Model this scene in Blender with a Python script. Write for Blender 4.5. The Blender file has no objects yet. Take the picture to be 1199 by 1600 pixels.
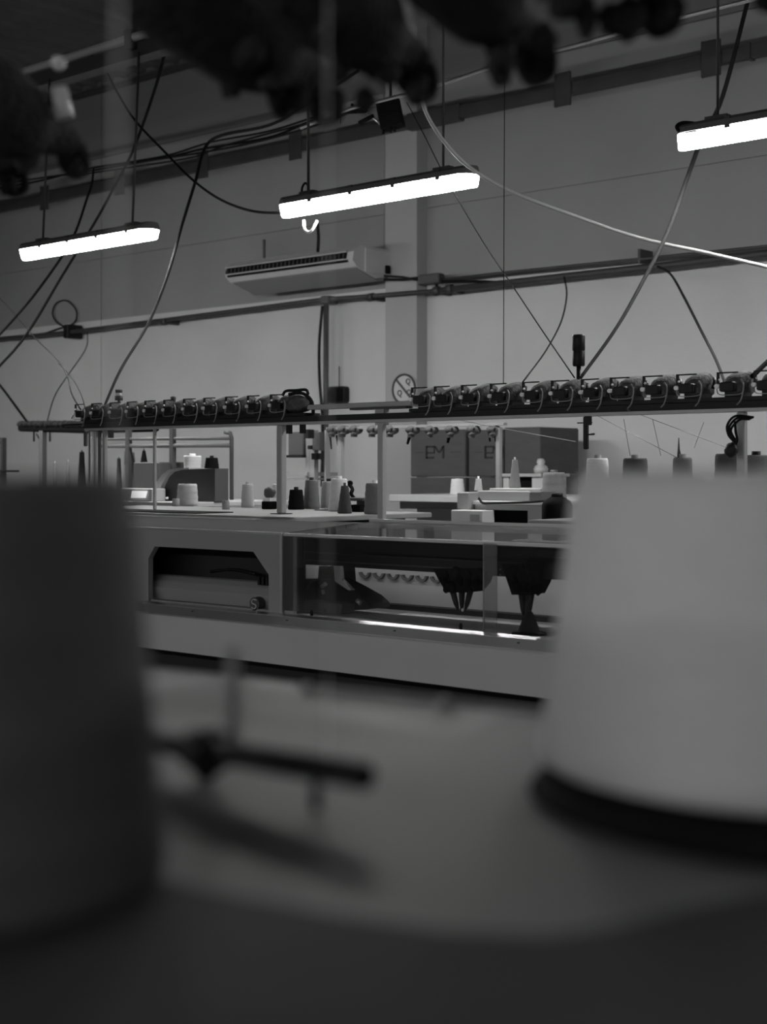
import bpy, math, random
from mathutils import Vector, Matrix
random.seed(7)
S = bpy.context.scene
COL = S.collection
R = math.radians
# ------------------------------------------------------------------ camera, world, exposure
F = 2200.0                      # focal length in pixels of the 1199 x 1600 frame
YAW = R(40.6)                   # camera looks 40.6 degrees to the left of the far wall's normal
CZ = 1.45                       # eye height
cam_d = bpy.data.cameras.new('camera')
cam = bpy.data.objects.new('camera', cam_d)
COL.objects.link(cam)
cam.location = (0, 0, CZ)
cam.rotation_euler = (R(90), 0, YAW)
cam_d.sensor_fit = 'HORIZONTAL'
cam_d.sensor_width = 27.0
cam_d.lens = F / 1199 * 27.0
cam_d.shift_y = -65.0 / 1199
cam_d.clip_start = 0.02
cam_d.dof.use_dof = True
cam_d.dof.focus_distance = 5.2
cam_d.dof.aperture_fstop = 4.3
S.camera = cam
world = bpy.data.worlds.new('world')
S.world = world
world.use_nodes = True
world.node_tree.nodes['Background'].inputs[0].default_value = (0.02, 0.02, 0.02, 1)
world.node_tree.nodes['Background'].inputs[1].default_value = 1.0
S.view_settings.view_transform = 'Standard'
S.view_settings.look = 'None'
S.view_settings.gamma = 1.0
S.view_settings.use_curve_mapping = False
S.view_settings.exposure = 0.0
LAMP = 80.0                      # brightness of a batten's diffuser

# ------------------------------------------------------------------ where a sight line meets a plane parallel to the far wall
def zdepth(x, n):
    phi = math.atan((x - 599.5) / F)
    return n * math.cos(phi) / math.cos(phi - YAW)
def AX(x, n):
    return n * math.tan(math.atan((x - 599.5) / F) - YAW)
def W(x, y, n):
    return Vector((AX(x, n), n, CZ + (735 - y) / F * zdepth(x, n)))
def n_on(x, y, h):              # distance at which a point h below eye height shows at (x, y)
    return h * F / (y - 735) / zdepth(x, 1.0)
def camxz(cx, cz):              # camera-plan coordinates to world plan
    return (cx * math.cos(YAW) - cz * math.sin(YAW), cx * math.sin(YAW) + cz * math.cos(YAW))

# ------------------------------------------------------------------ materials (black-and-white scene: greys only)
def mat(name, g, rough=0.6, metal=0.0, spec=0.5, var=0.0, scale=8.0, bump=0.0, bscale=60.0, stretch=(1, 1, 1)):
    m = bpy.data.materials.new(name)
    m.use_nodes = True
    nt = m.node_tree
    b = nt.nodes['Principled BSDF']
    b.inputs['Base Color'].default_value = (g, g, g, 1)
    b.inputs['Roughness'].default_value = rough
    b.inputs['Metallic'].default_value = metal
    b.inputs['Specular IOR Level'].default_value = spec
    if var or bump:
        tc = nt.nodes.new('ShaderNodeTexCoord')
        mp = nt.nodes.new('ShaderNodeMapping')
        mp.inputs['Scale'].default_value = stretch
        nt.links.new(tc.outputs['Object'], mp.inputs[0])
    if var:
        nz = nt.nodes.new('ShaderNodeTexNoise')
        nz.inputs['Scale'].default_value = scale
        nz.inputs['Detail'].default_value = 6
        rp = nt.nodes.new('ShaderNodeMapRange')
        rp.inputs[1].default_value = 0.3; rp.inputs[2].default_value = 0.7
        rp.inputs[3].default_value = max(0, g * (1 - var)); rp.inputs[4].default_value = min(1, g * (1 + var))
        nt.links.new(mp.outputs[0], nz.inputs['Vector'])
        nt.links.new(nz.outputs[0], rp.inputs[0])
        cb = nt.nodes.new('ShaderNodeCombineColor')
        for k in range(3): nt.links.new(rp.outputs[0], cb.inputs[k])
        nt.links.new(cb.outputs[0], b.inputs['Base Color'])
    if bump:
        nz2 = nt.nodes.new('ShaderNodeTexNoise')
        nz2.inputs['Scale'].default_value = bscale
        nt.links.new(mp.outputs[0], nz2.inputs['Vector'])
        bp = nt.nodes.new('ShaderNodeBump')
        bp.inputs['Strength'].default_value = bump
        bp.inputs['Distance'].default_value = 0.01
        nt.links.new(nz2.outputs[0], bp.inputs['Height'])
        nt.links.new(bp.outputs[0], b.inputs['Normal'])
    return m
def emis(name, s):
    m = bpy.data.materials.new(name)
    m.use_nodes = True
    nt = m.node_tree
    nt.nodes.clear()
    e = nt.nodes.new('ShaderNodeEmission'); e.inputs[0].default_value = (1, 1, 1, 1); e.inputs[1].default_value = s
    o = nt.nodes.new('ShaderNodeOutputMaterial')
    nt.links.new(e.outputs[0], o.inputs[0])
    return m
def glass(name, tint, rough=0.02, add=0.0, mul=1.0):
    m = bpy.data.materials.new(name)
    m.use_nodes = True
    nt = m.node_tree
    nt.nodes.clear()
    t = nt.nodes.new('ShaderNodeBsdfTransparent'); t.inputs[0].default_value = (tint, tint, tint, 1)
    g = nt.nodes.new('ShaderNodeBsdfGlossy'); g.inputs['Roughness'].default_value = rough
    fr = nt.nodes.new('ShaderNodeFresnel'); fr.inputs[0].default_value = 1.45
    ma = nt.nodes.new('ShaderNodeMath'); ma.operation = 'MULTIPLY_ADD'; ma.inputs[1].default_value = mul; ma.inputs[2].default_value = add; ma.use_clamp = True
    mx = nt.nodes.new('ShaderNodeMixShader')
    o = nt.nodes.new('ShaderNodeOutputMaterial')
    nt.links.new(fr.outputs[0], ma.inputs[0]); nt.links.new(ma.outputs[0], mx.inputs[0])
    nt.links.new(t.outputs[0], mx.inputs[1]); nt.links.new(g.outputs[0], mx.inputs[2])
    nt.links.new(mx.outputs[0], o.inputs[0])
    return m
M = dict(
    wall=mat('painted concrete', 0.27, 0.85, var=0.06, scale=1.2, bump=0.15, bscale=25),
    walllow=mat('pale lower wall paint', 0.56, 0.85, var=0.06, scale=1.2, bump=0.15, bscale=25),
    wallup=mat('upper wall cladding', 0.17, 0.8, var=0.12, scale=1.0, stretch=(0.2, 1, 6), bump=0.2, bscale=8),
    column=mat('painted column', 0.38, 0.8, var=0.05, scale=2),
    ceil=mat('roof sheet', 0.10, 0.7, var=0.15, scale=1.5, stretch=(0.3, 3, 1)),
    rooflight=mat('rooflight sheet', 0.42, 0.5, var=0.2, scale=2),
    floor=mat('floor concrete', 0.14, 0.5, var=0.2, scale=2),
    steel=mat('dark painted steel', 0.045, 0.5, var=0.2, scale=5),
    girder=mat('girder paint', 0.05, 0.55), flange=mat('bright flange', 0.35, 0.4),
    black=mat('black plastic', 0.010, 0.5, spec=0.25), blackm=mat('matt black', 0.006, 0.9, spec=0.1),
    rubber=mat('black cable rubber', 0.010, 0.85, spec=0.1), greyc=mat('grey cable', 0.018, 0.85, spec=0.1), whitec=mat('white cable', 0.30, 0.6),
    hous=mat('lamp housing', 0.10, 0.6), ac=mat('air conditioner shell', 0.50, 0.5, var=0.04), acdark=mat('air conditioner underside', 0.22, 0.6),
    mgrey=mat('machine grey enamel', 0.27, 0.7, spec=0.1, var=0.04, scale=3), mlight=mat('machine light enamel', 0.42, 0.4, var=0.05, scale=3),
    htop=mat('dark housing lid', 0.075, 0.8, spec=0.04),
    mapron=mat('machine apron enamel', 0.46, 0.5, var=0.04, scale=3),
    mdark=mat('machine dark enamel', 0.022, 0.6, spec=0.2), mtop=mat('machine table laminate', 0.24, 0.4, var=0.06, scale=5),
    alu=mat('aluminium', 0.55, 0.3, 0.9), chrome=mat('bright steel edge', 0.8, 0.28, 1.0), post=mat('post aluminium', 0.34, 0.45, 0.3, var=0.06),
    feeder=mat('feeder plastic with lint', 0.075, 0.8, var=0.35, scale=45, bump=0.5, bscale=120),
    lint=mat('dark lint', 0.016, 0.95, var=0.5, scale=40, bump=0.8, bscale=150),
    wire=mat('spring wire', 0.25, 0.4, 0.5), white=mat('white ceramic', 0.75, 0.3),
    yw=mat('white yarn', 0.66, 0.9, bump=0.3, bscale=90, stretch=(1, 1, 6)), yl=mat('pale yarn', 0.42, 0.9, bump=0.3, bscale=90, stretch=(1, 1, 6)),
    yg=mat('grey yarn', 0.16, 0.9, bump=0.3, bscale=90, stretch=(1, 1, 6)), yd=mat('charcoal yarn', 0.07, 0.9, bump=0.3, bscale=90, stretch=(1, 1, 6)),
    yb=mat('black yarn', 0.007, 0.95, spec=0.1), fgw=mat('foreground pale yarn', 0.58, 0.9, var=0.03, scale=30, bump=0.3, bscale=120, stretch=(1, 1, 6)),
    fgd=mat('foreground dark yarn', 0.085, 0.9, var=0.15, scale=14, bump=0.4, bscale=120, stretch=(1, 1, 6)),
    table=mat('table laminate', 0.175, 0.6, spec=0.3, var=0.04, scale=6), mat=mat('painted shade sheet', 0.03, 0.8, var=0.2, scale=9),  # the last one is table shade put into a dark colour
    carton=mat('cardboard', 0.072, 0.85, var=0.10, scale=6, stretch=(1, 1, 4)), ink=mat('carton print', 0.016, 0.8), gap=mat('carton edge', 0.05, 0.9),
    cabw=mat('white cabinet', 0.46, 0.5, var=0.04), cabg=mat('grey cabinet', 0.24, 0.5, var=0.04), box=mat('dark grey box', 0.06, 0.6),
    screen=emis('lit screen', 0.85), diff=emis('lamp diffuser', LAMP), tube=emis('lamp tube end', LAMP * 0.6),
    lid=glass('acrylic lid', 0.82, mul=0.26), front=glass('acrylic front', 0.95, mul=0.6), added_fill=emis('added fill light', 4.0), film=glass('clear film', 0.97, 0.4, 0.0, 0.12),
    sign=mat('sign face', 0.5, 0.5), signd=mat('sign print', 0.05, 0.5),
)

# ------------------------------------------------------------------ mesh collecting
def catmull(pts, k=6):
    pts = [Vector(p) for p in pts]
    if len(pts) < 3: return pts
    P = [pts[0] * 2 - pts[1]] + pts + [pts[-1] * 2 - pts[-2]]
    out = []
    for i in range(1, len(P) - 2):
        a, b, c, d = P[i - 1], P[i], P[i + 1], P[i + 2]
        for j in range(k):
            t = j / k
            out.append(0.5 * ((2 * b) + (c - a) * t + (2 * a - 5 * b + 4 * c - d) * t * t + (3 * b - a - 3 * c + d) * t ** 3))
    out.append(pts[-1])
    return out
class MB:
    def __init__(s): s.v = []; s.f = []; s.sm = []
    def add(s, vs, fs, smooth=False):
        o = len(s.v); s.v += [Vector(v) for v in vs]
        for f in fs: s.f.append([i + o for i in f]); s.sm.append(smooth)
        return s
    def box(s, x0, x1, y0, y1, z0, z1, ch=0.0):
        if ch <= 0:
            vs = [(x, y, z) for x in (x0, x1) for y in (y0, y1) for z in (z0, z1)]
            return s.add(vs, [(0, 1, 3, 2), (4, 6, 7, 5), (0, 4, 5, 1), (2, 3, 7, 6), (0, 2, 6, 4), (1, 5, 7, 3)])
        c = ch
        vs = []
        for (z, k) in ((z0, c), (z0 + c, 0), (z1 - c, 0), (z1, c)):
            xa, xb, ya, yb = x0 + k, x1 - k, y0 + k, y1 - k
            vs += [(xa + c, ya, z), (xb - c, ya, z), (xb, ya + c, z), (xb, yb - c, z), (xb - c, yb, z), (xa + c, yb, z), (xa, yb - c, z), (xa, ya + c, z)]
        fs = [tuple(range(7, -1, -1)), tuple(range(24, 32))]
        for l in range(3):
            for i in range(8):
                j = (i + 1) % 8
                fs.append((l * 8 + i, l * 8 + j, l * 8 + 8 + j, l * 8 + 8 + i))
        return s.add(vs, fs)
    def obox(s, c, dx, dy, dz, m):      # oriented box: centre, full sizes, 3x3 rotation
        c = Vector(c)
        vs = [c + m @ Vector((x * dx / 2, y * dy / 2, z * dz / 2)) for x in (-1, 1) for y in (-1, 1) for z in (-1, 1)]
        return s.add(vs, [(0, 1, 3, 2), (4, 6, 7, 5), (0, 4, 5, 1), (2, 3, 7, 6), (0, 2, 6, 4), (1, 5, 7, 3)])
    def tube(s, pts, r, seg=8, smooth=True, spline=0):
        n0 = len(pts)
        if spline: pts = catmull(pts, spline)
        pts = [Vector(p) for p in pts]
        n = len(pts); vs = []
        if isinstance(r, (list, tuple)) and len(r) != n:
            r0 = r; r = []
            for i in range(n):
                q = i / (n - 1) * (n0 - 1); j = min(int(q), n0 - 2); r.append(r0[j] + (r0[j + 1] - r0[j]) * (q - j))
        t0 = (pts[1] - pts[0]).normalized()
        up = Vector((0, 0, 1)) if abs(t0.z) < 0.9 else Vector((1, 0, 0))
        u = t0.cross(up).normalized()
        for i, p in enumerate(pts):
            t = (pts[min(i + 1, n - 1)] - pts[max(i - 1, 0)]).normalized()
            u = (u - t * u.dot(t)).normalized(); w = t.cross(u)
            rr = r[i] if isinstance(r, (list, tuple)) else r
            for k in range(seg):
                a = 2 * math.pi * k / seg
                vs.append(p + (u * math.cos(a) + w * math.sin(a)) * rr)
        fs = []
        for i in range(n - 1):
            for k in range(seg):
                k2 = (k + 1) % seg
                fs.append((i * seg + k, i * seg + k2, (i + 1) * seg + k2, (i + 1) * seg + k))
        s.add(vs, fs, smooth)
        o = len(s.v) - len(vs)
        s.f.append([o + k for k in range(seg)][::-1]); s.sm.append(False)
        s.f.append([o + (n - 1) * seg + k for k in range(seg)]); s.sm.append(False)
        return s
    def lathe(s, prof, c=(0, 0, 0), seg=32, smooth=True):
        c = Vector(c); vs = []
        for (r, z) in prof:
            for k in range(seg):
                a = 2 * math.pi * k / seg
                vs.append(c + Vector((r * math.cos(a), r * math.sin(a), z)))
        fs = []
        for i in range(len(prof) - 1):
            for k in range(seg):
                k2 = (k + 1) % seg
                fs.append((i * seg + k, i * seg + k2, (i + 1) * seg + k2, (i + 1) * seg + k))
        s.add(vs, fs, smooth)
        o = len(s.v) - len(vs)
        s.f.append([o + k for k in range(seg)][::-1]); s.sm.append(False)
        s.f.append([o + (len(prof) - 1) * seg + k for k in range(seg)]); s.sm.append(False)
        return s
    def prism_xz(s, poly, y0, y1):      # polygon in (x, z) extruded along y
        n = len(poly)
        vs = [(x, y0, z) for x, z in poly] + [(x, y1, z) for x, z in poly]
        fs = [tuple(range(n)), tuple(range(2 * n - 1, n - 1, -1))]
        for i in range(n): j = (i + 1) % n; fs.append((i, i + n, j + n, j))
        return s.add(vs, fs)
    def prism_xy(s, poly, z0, z1):
        n = len(poly)
        vs = [(x, y, z0) for x, y in poly] + [(x, y, z1) for x, y in poly]
        fs = [tuple(range(n))[::-1], tuple(range(n, 2 * n))]
        for i in range(n): j = (i + 1) % n; fs.append((i, j, j + n, i + n))
        return s.add(vs, fs)
    def prism_yz(s, poly, x0, x1):      # polygon in (y, z) extruded along x
        n = len(poly)
        vs = [(x0, y, z) for y, z in poly] + [(x1, y, z) for y, z in poly]
        fs = [tuple(range(n))[::-1], tuple(range(n, 2 * n))]
        for i in range(n): j = (i + 1) % n; fs.append((i, j, j + n, i + n))
        return s.add(vs, fs)
    def blob(s, c, rx, ry, rz, m=None, nu=12, nv=8, rough=0.0, drop=0.0):
        c = Vector(c); vs = []; fs = []
        for i in range(nv + 1):
            th = math.pi * i / nv
            for k in range(nu):
                a = 2 * math.pi * k / nu
                q = 1 + (random.random() - 0.5) * rough
                p = Vector((rx * math.sin(th) * math.cos(a), ry * math.sin(th) * math.sin(a), rz * math.cos(th))) * q
                if m is not None: p = m @ p
                vs.append(c + p)
        for i in range(nv):
            for k in range(nu):
                k2 = (k + 1) % nu
                fs.append((i * nu + k, (i + 1) * nu + k, (i + 1) * nu + k2, i * nu + k2))
        return s.add(vs, fs, True)
    def build(s, name, material, parent=None, origin=None):
        me = bpy.data.meshes.new(name)
        if parent is not None:
            o = Vector((0, 0, 0))
            p = parent
            while p is not None: o += p.location; p = p.parent
        elif origin is not None: o = Vector(origin)
        else:
            lo = [min(v[i] for v in s.v) for i in range(3)]; hi = [max(v[i] for v in s.v) for i in range(3)]
            o = Vector(((lo[0] + hi[0]) / 2, (lo[1] + hi[1]) / 2, lo[2]))
        me.from_pydata([tuple(v - o) for v in s.v], [], s.f)
        me.polygons.foreach_set('use_smooth', s.sm)
        import bmesh
        bm = bmesh.new(); bm.from_mesh(me)
        bmesh.ops.recalc_face_normals(bm, faces=bm.faces)
        bm.to_mesh(me); bm.free()
        me.materials.append(material)
        ob = bpy.data.objects.new(name, me)
        COL.objects.link(ob)
        if parent is not None: ob.parent = parent
        else: ob.location = o
        return ob
def tag(o, label, cat, group=None):
    o['label'] = label; o['category'] = cat
    if group: o['group'] = group
    return o
def thing(name, label, cat, loc, group=None):
    o = bpy.data.objects.new(name, None); COL.objects.link(o)
    o.empty_display_size = 0.05
    o.location = loc
    return tag(o, label, cat, group)
def struct(o, label=None):
    o['kind'] = 'structure'
    if label: o['label'] = label
    return o
def copy_tree(o, parent=None):
    c = o.copy(); COL.objects.link(c)
    if parent is not None: c.parent = parent
    for ch in list(o.children): copy_tree(ch, c)
    return c
def ring(c, r, t, m, seg=28, a0=0, a1=360, tr=8):   # torus-like ring in the plane given by m (x, z axes)
    pts = [Vector(c) + m @ Vector((r * math.cos(R(a0 + (a1 - a0) * i / seg)), 0, r * math.sin(R(a0 + (a1 - a0) * i / seg)))) for i in range(seg + 1)]
    return pts
I3 = Matrix.Identity(3)

# ------------------------------------------------------------------ the setting
NW = 9.0; ZC = CZ + 3.9
XL, XR, YB = -19.0, 7.0, -9.0
struct(MB().box(XL, XR, YB, NW, -0.1, 0).build('floor', M['floor']), 'grey concrete factory floor')
ceil = struct(MB().box(XL, XR, YB, NW, ZC + 0.05, ZC + 0.15).build('ceiling', M['ceil']), 'dark corrugated roof above the hall')
ribs = MB()
x = XL + 0.1
while x < XR - 0.2:
    ribs.prism_xz([(x, ZC + 0.05), (x + 0.03, ZC + 0.015), (x + 0.09, ZC + 0.015), (x + 0.12, ZC + 0.05)], 2.0, NW)
    x += 0.25
rb = ribs.build('roof_rib', M['ceil'], ceil); rb['kind'] = 'stuff'
MB().box(-13.6, -11.6, 6.3, 7.7, ZC + 0.0, ZC + 0.014).build('rooflight', M['rooflight'], ceil)
seam = W(670, 325, NW).z
zpaint = W(900, 418, NW).z
wall = struct(MB().box(XL, XR, NW + 0.02, NW + 0.2, 0, ZC + 0.15).build('wall_far', M['wall']), 'pale painted wall behind the machines')
XCOL0, XCOL1 = AX(603, 8.87), AX(652, 8.87)
segs = [(XL, -15.4), (-15.39, -11.5), (-11.49, XCOL0), (XCOL1, -3.0), (-2.99, 1.6), (1.61, XR)]
for (a, b) in segs:
    MB().box(a, b, NW, NW + 0.02, 0, zpaint).build('panel', M['walllow'], wall)
    MB().box(a, b, NW, NW + 0.02, zpaint, seam - 0.005).build('panel', M['wall'], wall)
    MB().box(a, b, NW + 0.003, NW + 0.02, seam + 0.005, 4.62).build('panel', M['wall'], wall)
    MB().box(a, b, NW - 0.002, NW + 0.02, 4.63, ZC + 0.05).build('panel', M['wallup'], wall)
col = struct(MB().box(XCOL0, XCOL1, 8.866, NW + 0.02, 0, ZC + 0.05).build('column', M['column']), 'square column standing out of the far wall')
struct(MB().box(XL - 0.2, XL, YB, NW + 0.2, 0, ZC + 0.15).build('wall_left', M['wall']))
struct(MB().box(XR, XR + 0.2, YB, NW + 0.2, 0, ZC + 0.15).build('wall_right', M['wall']))
struct(MB().box(XL - 0.2, XR + 0.2, YB - 0.2, YB, 0, ZC + 0.15).build('wall_rear', M['wall']))
# girder near the roof
NG = 5.42
z0 = W(150, 92, NG).z
g = thing('roof_girder', 'dark steel girder with a pale top tube under the roof, top left', 'girder', (-8, NG, z0 - 0.06))
gb = MB().box(-14, -3.6, NG - 0.05, NG + 0.05, z0 - 0.085, z0 - 0.06).box(-14, -3.6, NG - 0.008, NG + 0.008, z0 - 0.06, z0 + 0.02)
gb.build('beam', M['girder'], g)
MB().tube([(-14, NG - 0.03, z0 + 0.045), (-3.6, NG - 0.03, z0 + 0.045)], 0.026, 10).build('tube', M['flange'], g)
for xx in (-12.6, -10.2, -8.55, -6.6, -4.6):
    MB().box(xx - 0.03, xx + 0.03, NG - 0.06, NG + 0.06, z0 - 0.02, z0 + 0.09).box(xx - 0.01, xx + 0.01, NG - 0.01, NG + 0.01, z0 + 0.09, ZC + 0.02).build('clamp', M['girder'], g)
# second girder tight under the roof at the wall
NG2 = 8.93
z1 = W(200, 124, NG2).z
g2 = thing('wall_purlin', 'thin dark purlin along the top of the far wall', 'beam', (-11, NG2 + .3, z1))
MB().box(XL, XR, NG2, NG2 + 0.06, z1 - 0.04, z1 + 0.0).build('angle', M['girder'], g2)

# busbar trunking on the far wall
NB = 8.78
zb0 = (W(0, 325, NB).z + W(1199, 76, NB).z) / 2
bb = thing('cable_trunking', 'dark steel trunking running up along the far wall over the lamps', 'trunking', (-6, NB, zb0))
MB().box(-15.5, 5.0, NB - 0.03, NB + 0.03, zb0 - 0.048, zb0 + 0.048, 0.004).build('trunk', M['steel'], bb)
MB().box(AX(640, NB), AX(722, NB), NB - 0.04, NB + 0.04, zb0 - 0.066, zb0 + 0.066, 0.006).build('joint', M['steel'], bb)
for px in (68, 185, 315, 460, 878, 1110):
    a = AX(px, NB - 0.05)
    MB().box(a - 0.075, a + 0.075, NB - 0.045, NB - 0.03, zb0 - 0.125, zb0 + 0.125, 0.01).build('bracket', M['hous'] if px == 185 else M['steel'], bb)
for k in range(3):
    a = AX(1170, NB) + 0.35 * k
    MB().box(a, a + 0.03, NB - 0.04, NB + 0.04, zb0 - 0.055, zb0 + 0.055).build('coupling', M['steel'], bb)

# conduits on the wall
NC = 8.83
pts = [W(-60, 536, NC), W(0, 529, NC), W(108, 519, NC), W(500, 469, NC), W(680, 455, NC), W(890, 431, NC), W(1030, 416, NC), W(1199, 396, NC), W(1420, 368, NC)]
cd = thing('wall_conduit', 'long dark conduit pipe clipped along the far wall at mid height', 'conduit', (-7, NC, pts[3].z))
MB().tube(pts[:5], 0.02, 8).build('pipe', M['steel'], cd)
MB().tube(pts[4:], 0.027, 8).build('pipe', M['steel'], cd)
for px, py in ((258, 503), (580, 465), (683, 455), (703, 452)):
    p = W(px, py, NC)
    MB().tube([p + Vector((-0.03, 0, 0)), p + Vector((0.03, 0, 0.004))], 0.035, 10).box(p.x - 0.015, p.x + 0.015, NC, NW, p.z - 0.02, p.z + 0.02).build('clip', M['steel'], cd)
p = W(108, 518, NC)
MB().box(p.x - 0.04, p.x + 0.04, NC - 0.05, NC + 0.145, p.z - 0.07, p.z + 0.07, 0.01).build('junction_box', M['black'], cd)
p = W(511, 470, NC)
MB().box(p.x - 0.05, p.x + 0.05, NC - 0.04, NC + 0.1, p.z - 0.03, p.z + 0.04, 0.01).build('junction_box', M['steel'], cd)
up = [W(690, 437, NC), W(800, 425, NC), W(1000, 405, NC), W(1199, 385, NC), W(1420, 360, NC)]
c2 = thing('upper_conduit', 'thin upper conduit on the far wall, right of the column', 'conduit', tuple(up[1]))
MB().tube(up, 0.012, 8).build('pipe', M['steel'], c2)
MB().tube([W(683, 462, NC), W(683, 447, NC), W(690, 441, NC), W(760, 440, NC), W(800, 444, NC), W(850, 437, NC), W(940, 425, NC)], 0.012, 6, spline=4).build('cable', M['rubber'], c2)
p = W(1000, 400, NC); MB().box(p.x - 0.01, p.x + 0.01, NC - 0.01, NW, p.z - 0.05, p.z + 0.05).build('bracket', M['steel'], c2)
# bracket box and pipes of the air conditioner beside the column
p0, p1 = W(655, 430, 8.80), W(688, 442, 8.80)
o = thing('junction_box', 'small grey metal box fixed on the column beside the air conditioner', 'box', (p0.x, 8.83, p1.z))
MB().box(p0.x, p1.x, 8.78, 8.864, p1.z, p0.z, 0.008).build('shell', M['steel'], o)
MB().tube([W(601, 437, 8.80), W(630, 437, 8.80), W(655, 434, 8.80)], 0.012, 6).tube([W(601, 431, 8.80), (W(630, 433, 8.80)), W(655, 438, 8.80)], 0.01, 6).build('pipe', M['greyc'], o)
# wall drop pipe
o = thing('drop_pipe', 'vertical dark pipe dropping down the far wall from the conduit', 'pipe', tuple(W(509, 760, 8.85)))
MB().tube([W(510, 470, 8.85), W(509, 760, 8.85)], 0.024, 8).build('pipe', M['steel'], o)
MB().tube([W(504, 478, 8.80), W(499, 540, 8.80), W(500, 600, 8.8), W(504, 655, 8.80), W(503, 760, 8.8)], 0.013, 6, spline=4).build('cable', M['rubber'], o)
# wall box (loudspeaker-like, dark, rounded)
p = W(524, 617, 8.93)
hx_ = (AX(537.5, 8.93) - AX(510.5, 8.93)) / 2; hz_ = 13.5 / F * zdepth(524, 8.93); c_ = 0.03
o = thing('wall_speaker', 'small rounded black box on the wall beside the drop pipe', 'speaker', (p.x, 8.95, p.z - hz_))
poly = []
for (sx, sz, st) in ((1, 1, 0), (-1, 1, 90), (-1, -1, 180), (1, -1, 270)):
    for k in range(5):
        a = R(st + k * 22.5); poly.append((p.x + sx * (hx_ - c_) + c_ * math.cos(a), p.z + sz * (hz_ - c_) + c_ * math.sin(a)))
MB().prism_xz(poly, 8.94, NW).build('case', M['black'], o)
MB().prism_xz([(p.x + (a - p.x) * 0.78, p.z + (b - p.z) * 0.78) for a, b in poly], 8.932, 8.94).build('grille', M['blackm'], o)
MB().tube([(p.x, 8.98, p.z + hz_), (p.x, 8.98, p.z + 0.25)], 0.004, 5).build('lead', M['greyc'], o)

# round prohibition sign
p = W(631, 608, 8.84)
o = thing('prohibition_sign', 'round prohibition sign with a diagonal bar on the column', 'sign', (p.x, 8.85, p.z - 0.12))
MB().tube([(p.x, 8.845, p.z), (p.x, 8.862, p.z)], 0.128, 32, smooth=False).build('plate', M['sign'], o)
MB().tube([q for q in ring((p.x, 8.842, p.z), 0.119, 0, I3, 36)], 0.0095, 6).build('ring', M['signd'], o)
MB().obox((p.x, 8.841, p.z), 0.225, 0.006, 0.018, Matrix.Rotation(R(45), 3, 'Y')).build('bar', M['signd'], o)
for (dx, dz) in ((-0.045, -0.03), (0.045, 0.062), (0.055, -0.028)):
    mk = MB(); mk.tube(ring((p.x + dx, 8.842, p.z + dz), 0.02, 0, I3, 16), 0.005, 5)
    mk.tube([(p.x + dx - 0.005, 8.842, p.z + dz - 0.02), (p.x + dx + 0.018, 8.842, p.z + dz - 0.036)], 0.005, 5)
    mk.build('symbol', M['signd'], o)

# ------------------------------------------------------------------ battens
def batten(a0, n, z, label, hangers, group=None, seen=True):
    L = 1.27
    t = thing('batten_lamp', label, 'lamp', (a0 + L / 2, n, z - 0.05), group)
    def oval(zc, hw, e):
        out = []
        for k in range(9): an = R(-90 + 22.5 * k); out.append((a0 + L - hw * e + hw * e * math.cos(an), n + hw * math.sin(an)))
        for k in range(9): an = R(90 + 22.5 * k); out.append((a0 + hw * e + hw * e * math.cos(an), n + hw * math.sin(an)))
        return [(x, y, zc) for x, y in out]
    def shell(name, layers, m):
        mb = MB(); vs = []; k = 18
        for (zz, hw, e) in layers: vs += oval(zz, hw, e)
        fs = [tuple(range(k))[::-1], tuple(range((len(layers) - 1) * k, len(layers) * k))]
        for l in range(len(layers) - 1):
            for i in range(k): j = (i + 1) % k; fs.append((l * k + i, l * k + j, (l + 1) * k + j, (l + 1) * k + i))
        mb.add(vs, fs); return mb.build(name, m, t)
    shell('housing', [(z - 0.006, 0.074, 0.9), (z + 0.018, 0.072, 0.9), (z + 0.036, 0.045, 0.9)], M['hous'])
    shell('diffuser', [(z - 0.062, 0.020, 0.8), (z - 0.05, 0.038, 0.85), (z - 0.006, 0.066, 0.9)], M['diff'])
    if seen:
        for f in (0.2, 0.42, 0.64, 0.86):
            MB().box(a0 + L * f - 0.012, a0 + L * f + 0.012, n - 0.072, n - 0.062, z - 0.018, z + 0.03).build('clip', M['steel'], t)
        for h in hangers:
            MB().tube([(h, n, z + 0.04), (h, n + (0.05 if h < -5.9 else 0), (z0 - 0.07 if h < -5.9 else ZC))], 0.008 if h < -4.5 else 0.006, 6).build('hanger', M['steel'], t)
            MB().box(h - 0.05, h + 0.05, n - 0.02, n + 0.02, z + 0.035, z + 0.055).build('bracket', M['steel'], t)
    return t
ZL = CZ + 1.395
NL = 5.3
rowlab = {-9.9: 'batten lamp beyond the left edge of the picture'}
la = AX(38, NL); lb = AX(443, NL); lc = AX(1062, NL)
b1 = batten(la, NL, ZL, 'lit batten lamp at the left, lowest in the picture of the three', [AX(67, NL), AX(207, NL)])
b2 = batten(lb, NL, ZL, 'lit middle batten lamp with a white loop of cable under its left end', [AX(482, NL), AX(693, NL)])
MB().tube([W(475, 345, NL - .03), W(476, 357, NL - .05), W(482, 363, NL - .05), W(489, 358, NL - .05), W(496, 345, NL - .03)], 0.008, 6, spline=5).build('cable_loop', M['white'], b2)
MB().tube([W(484, 320, NL), W(474, 312, NL), W(472, 295, NL), W(477, 286, NL), W(482, 290, NL)], 0.006, 6, spline=5).build('lead', M['rubber'], b2)
b3 = batten(lc, NL, ZL + 0.01, 'lit batten lamp at the right edge, cut off by the frame', [AX(1122, NL)])
MB().tube([W(1090, 203, NL - .06), W(1066, 206, NL - .06), W(1058, 198, NL - .06), W(1068, 192, NL - .05), W(1095, 194, NL - .04)], 0.008, 6, spline=5).build('lead', M['rubber'], b3)
k = 0
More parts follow.
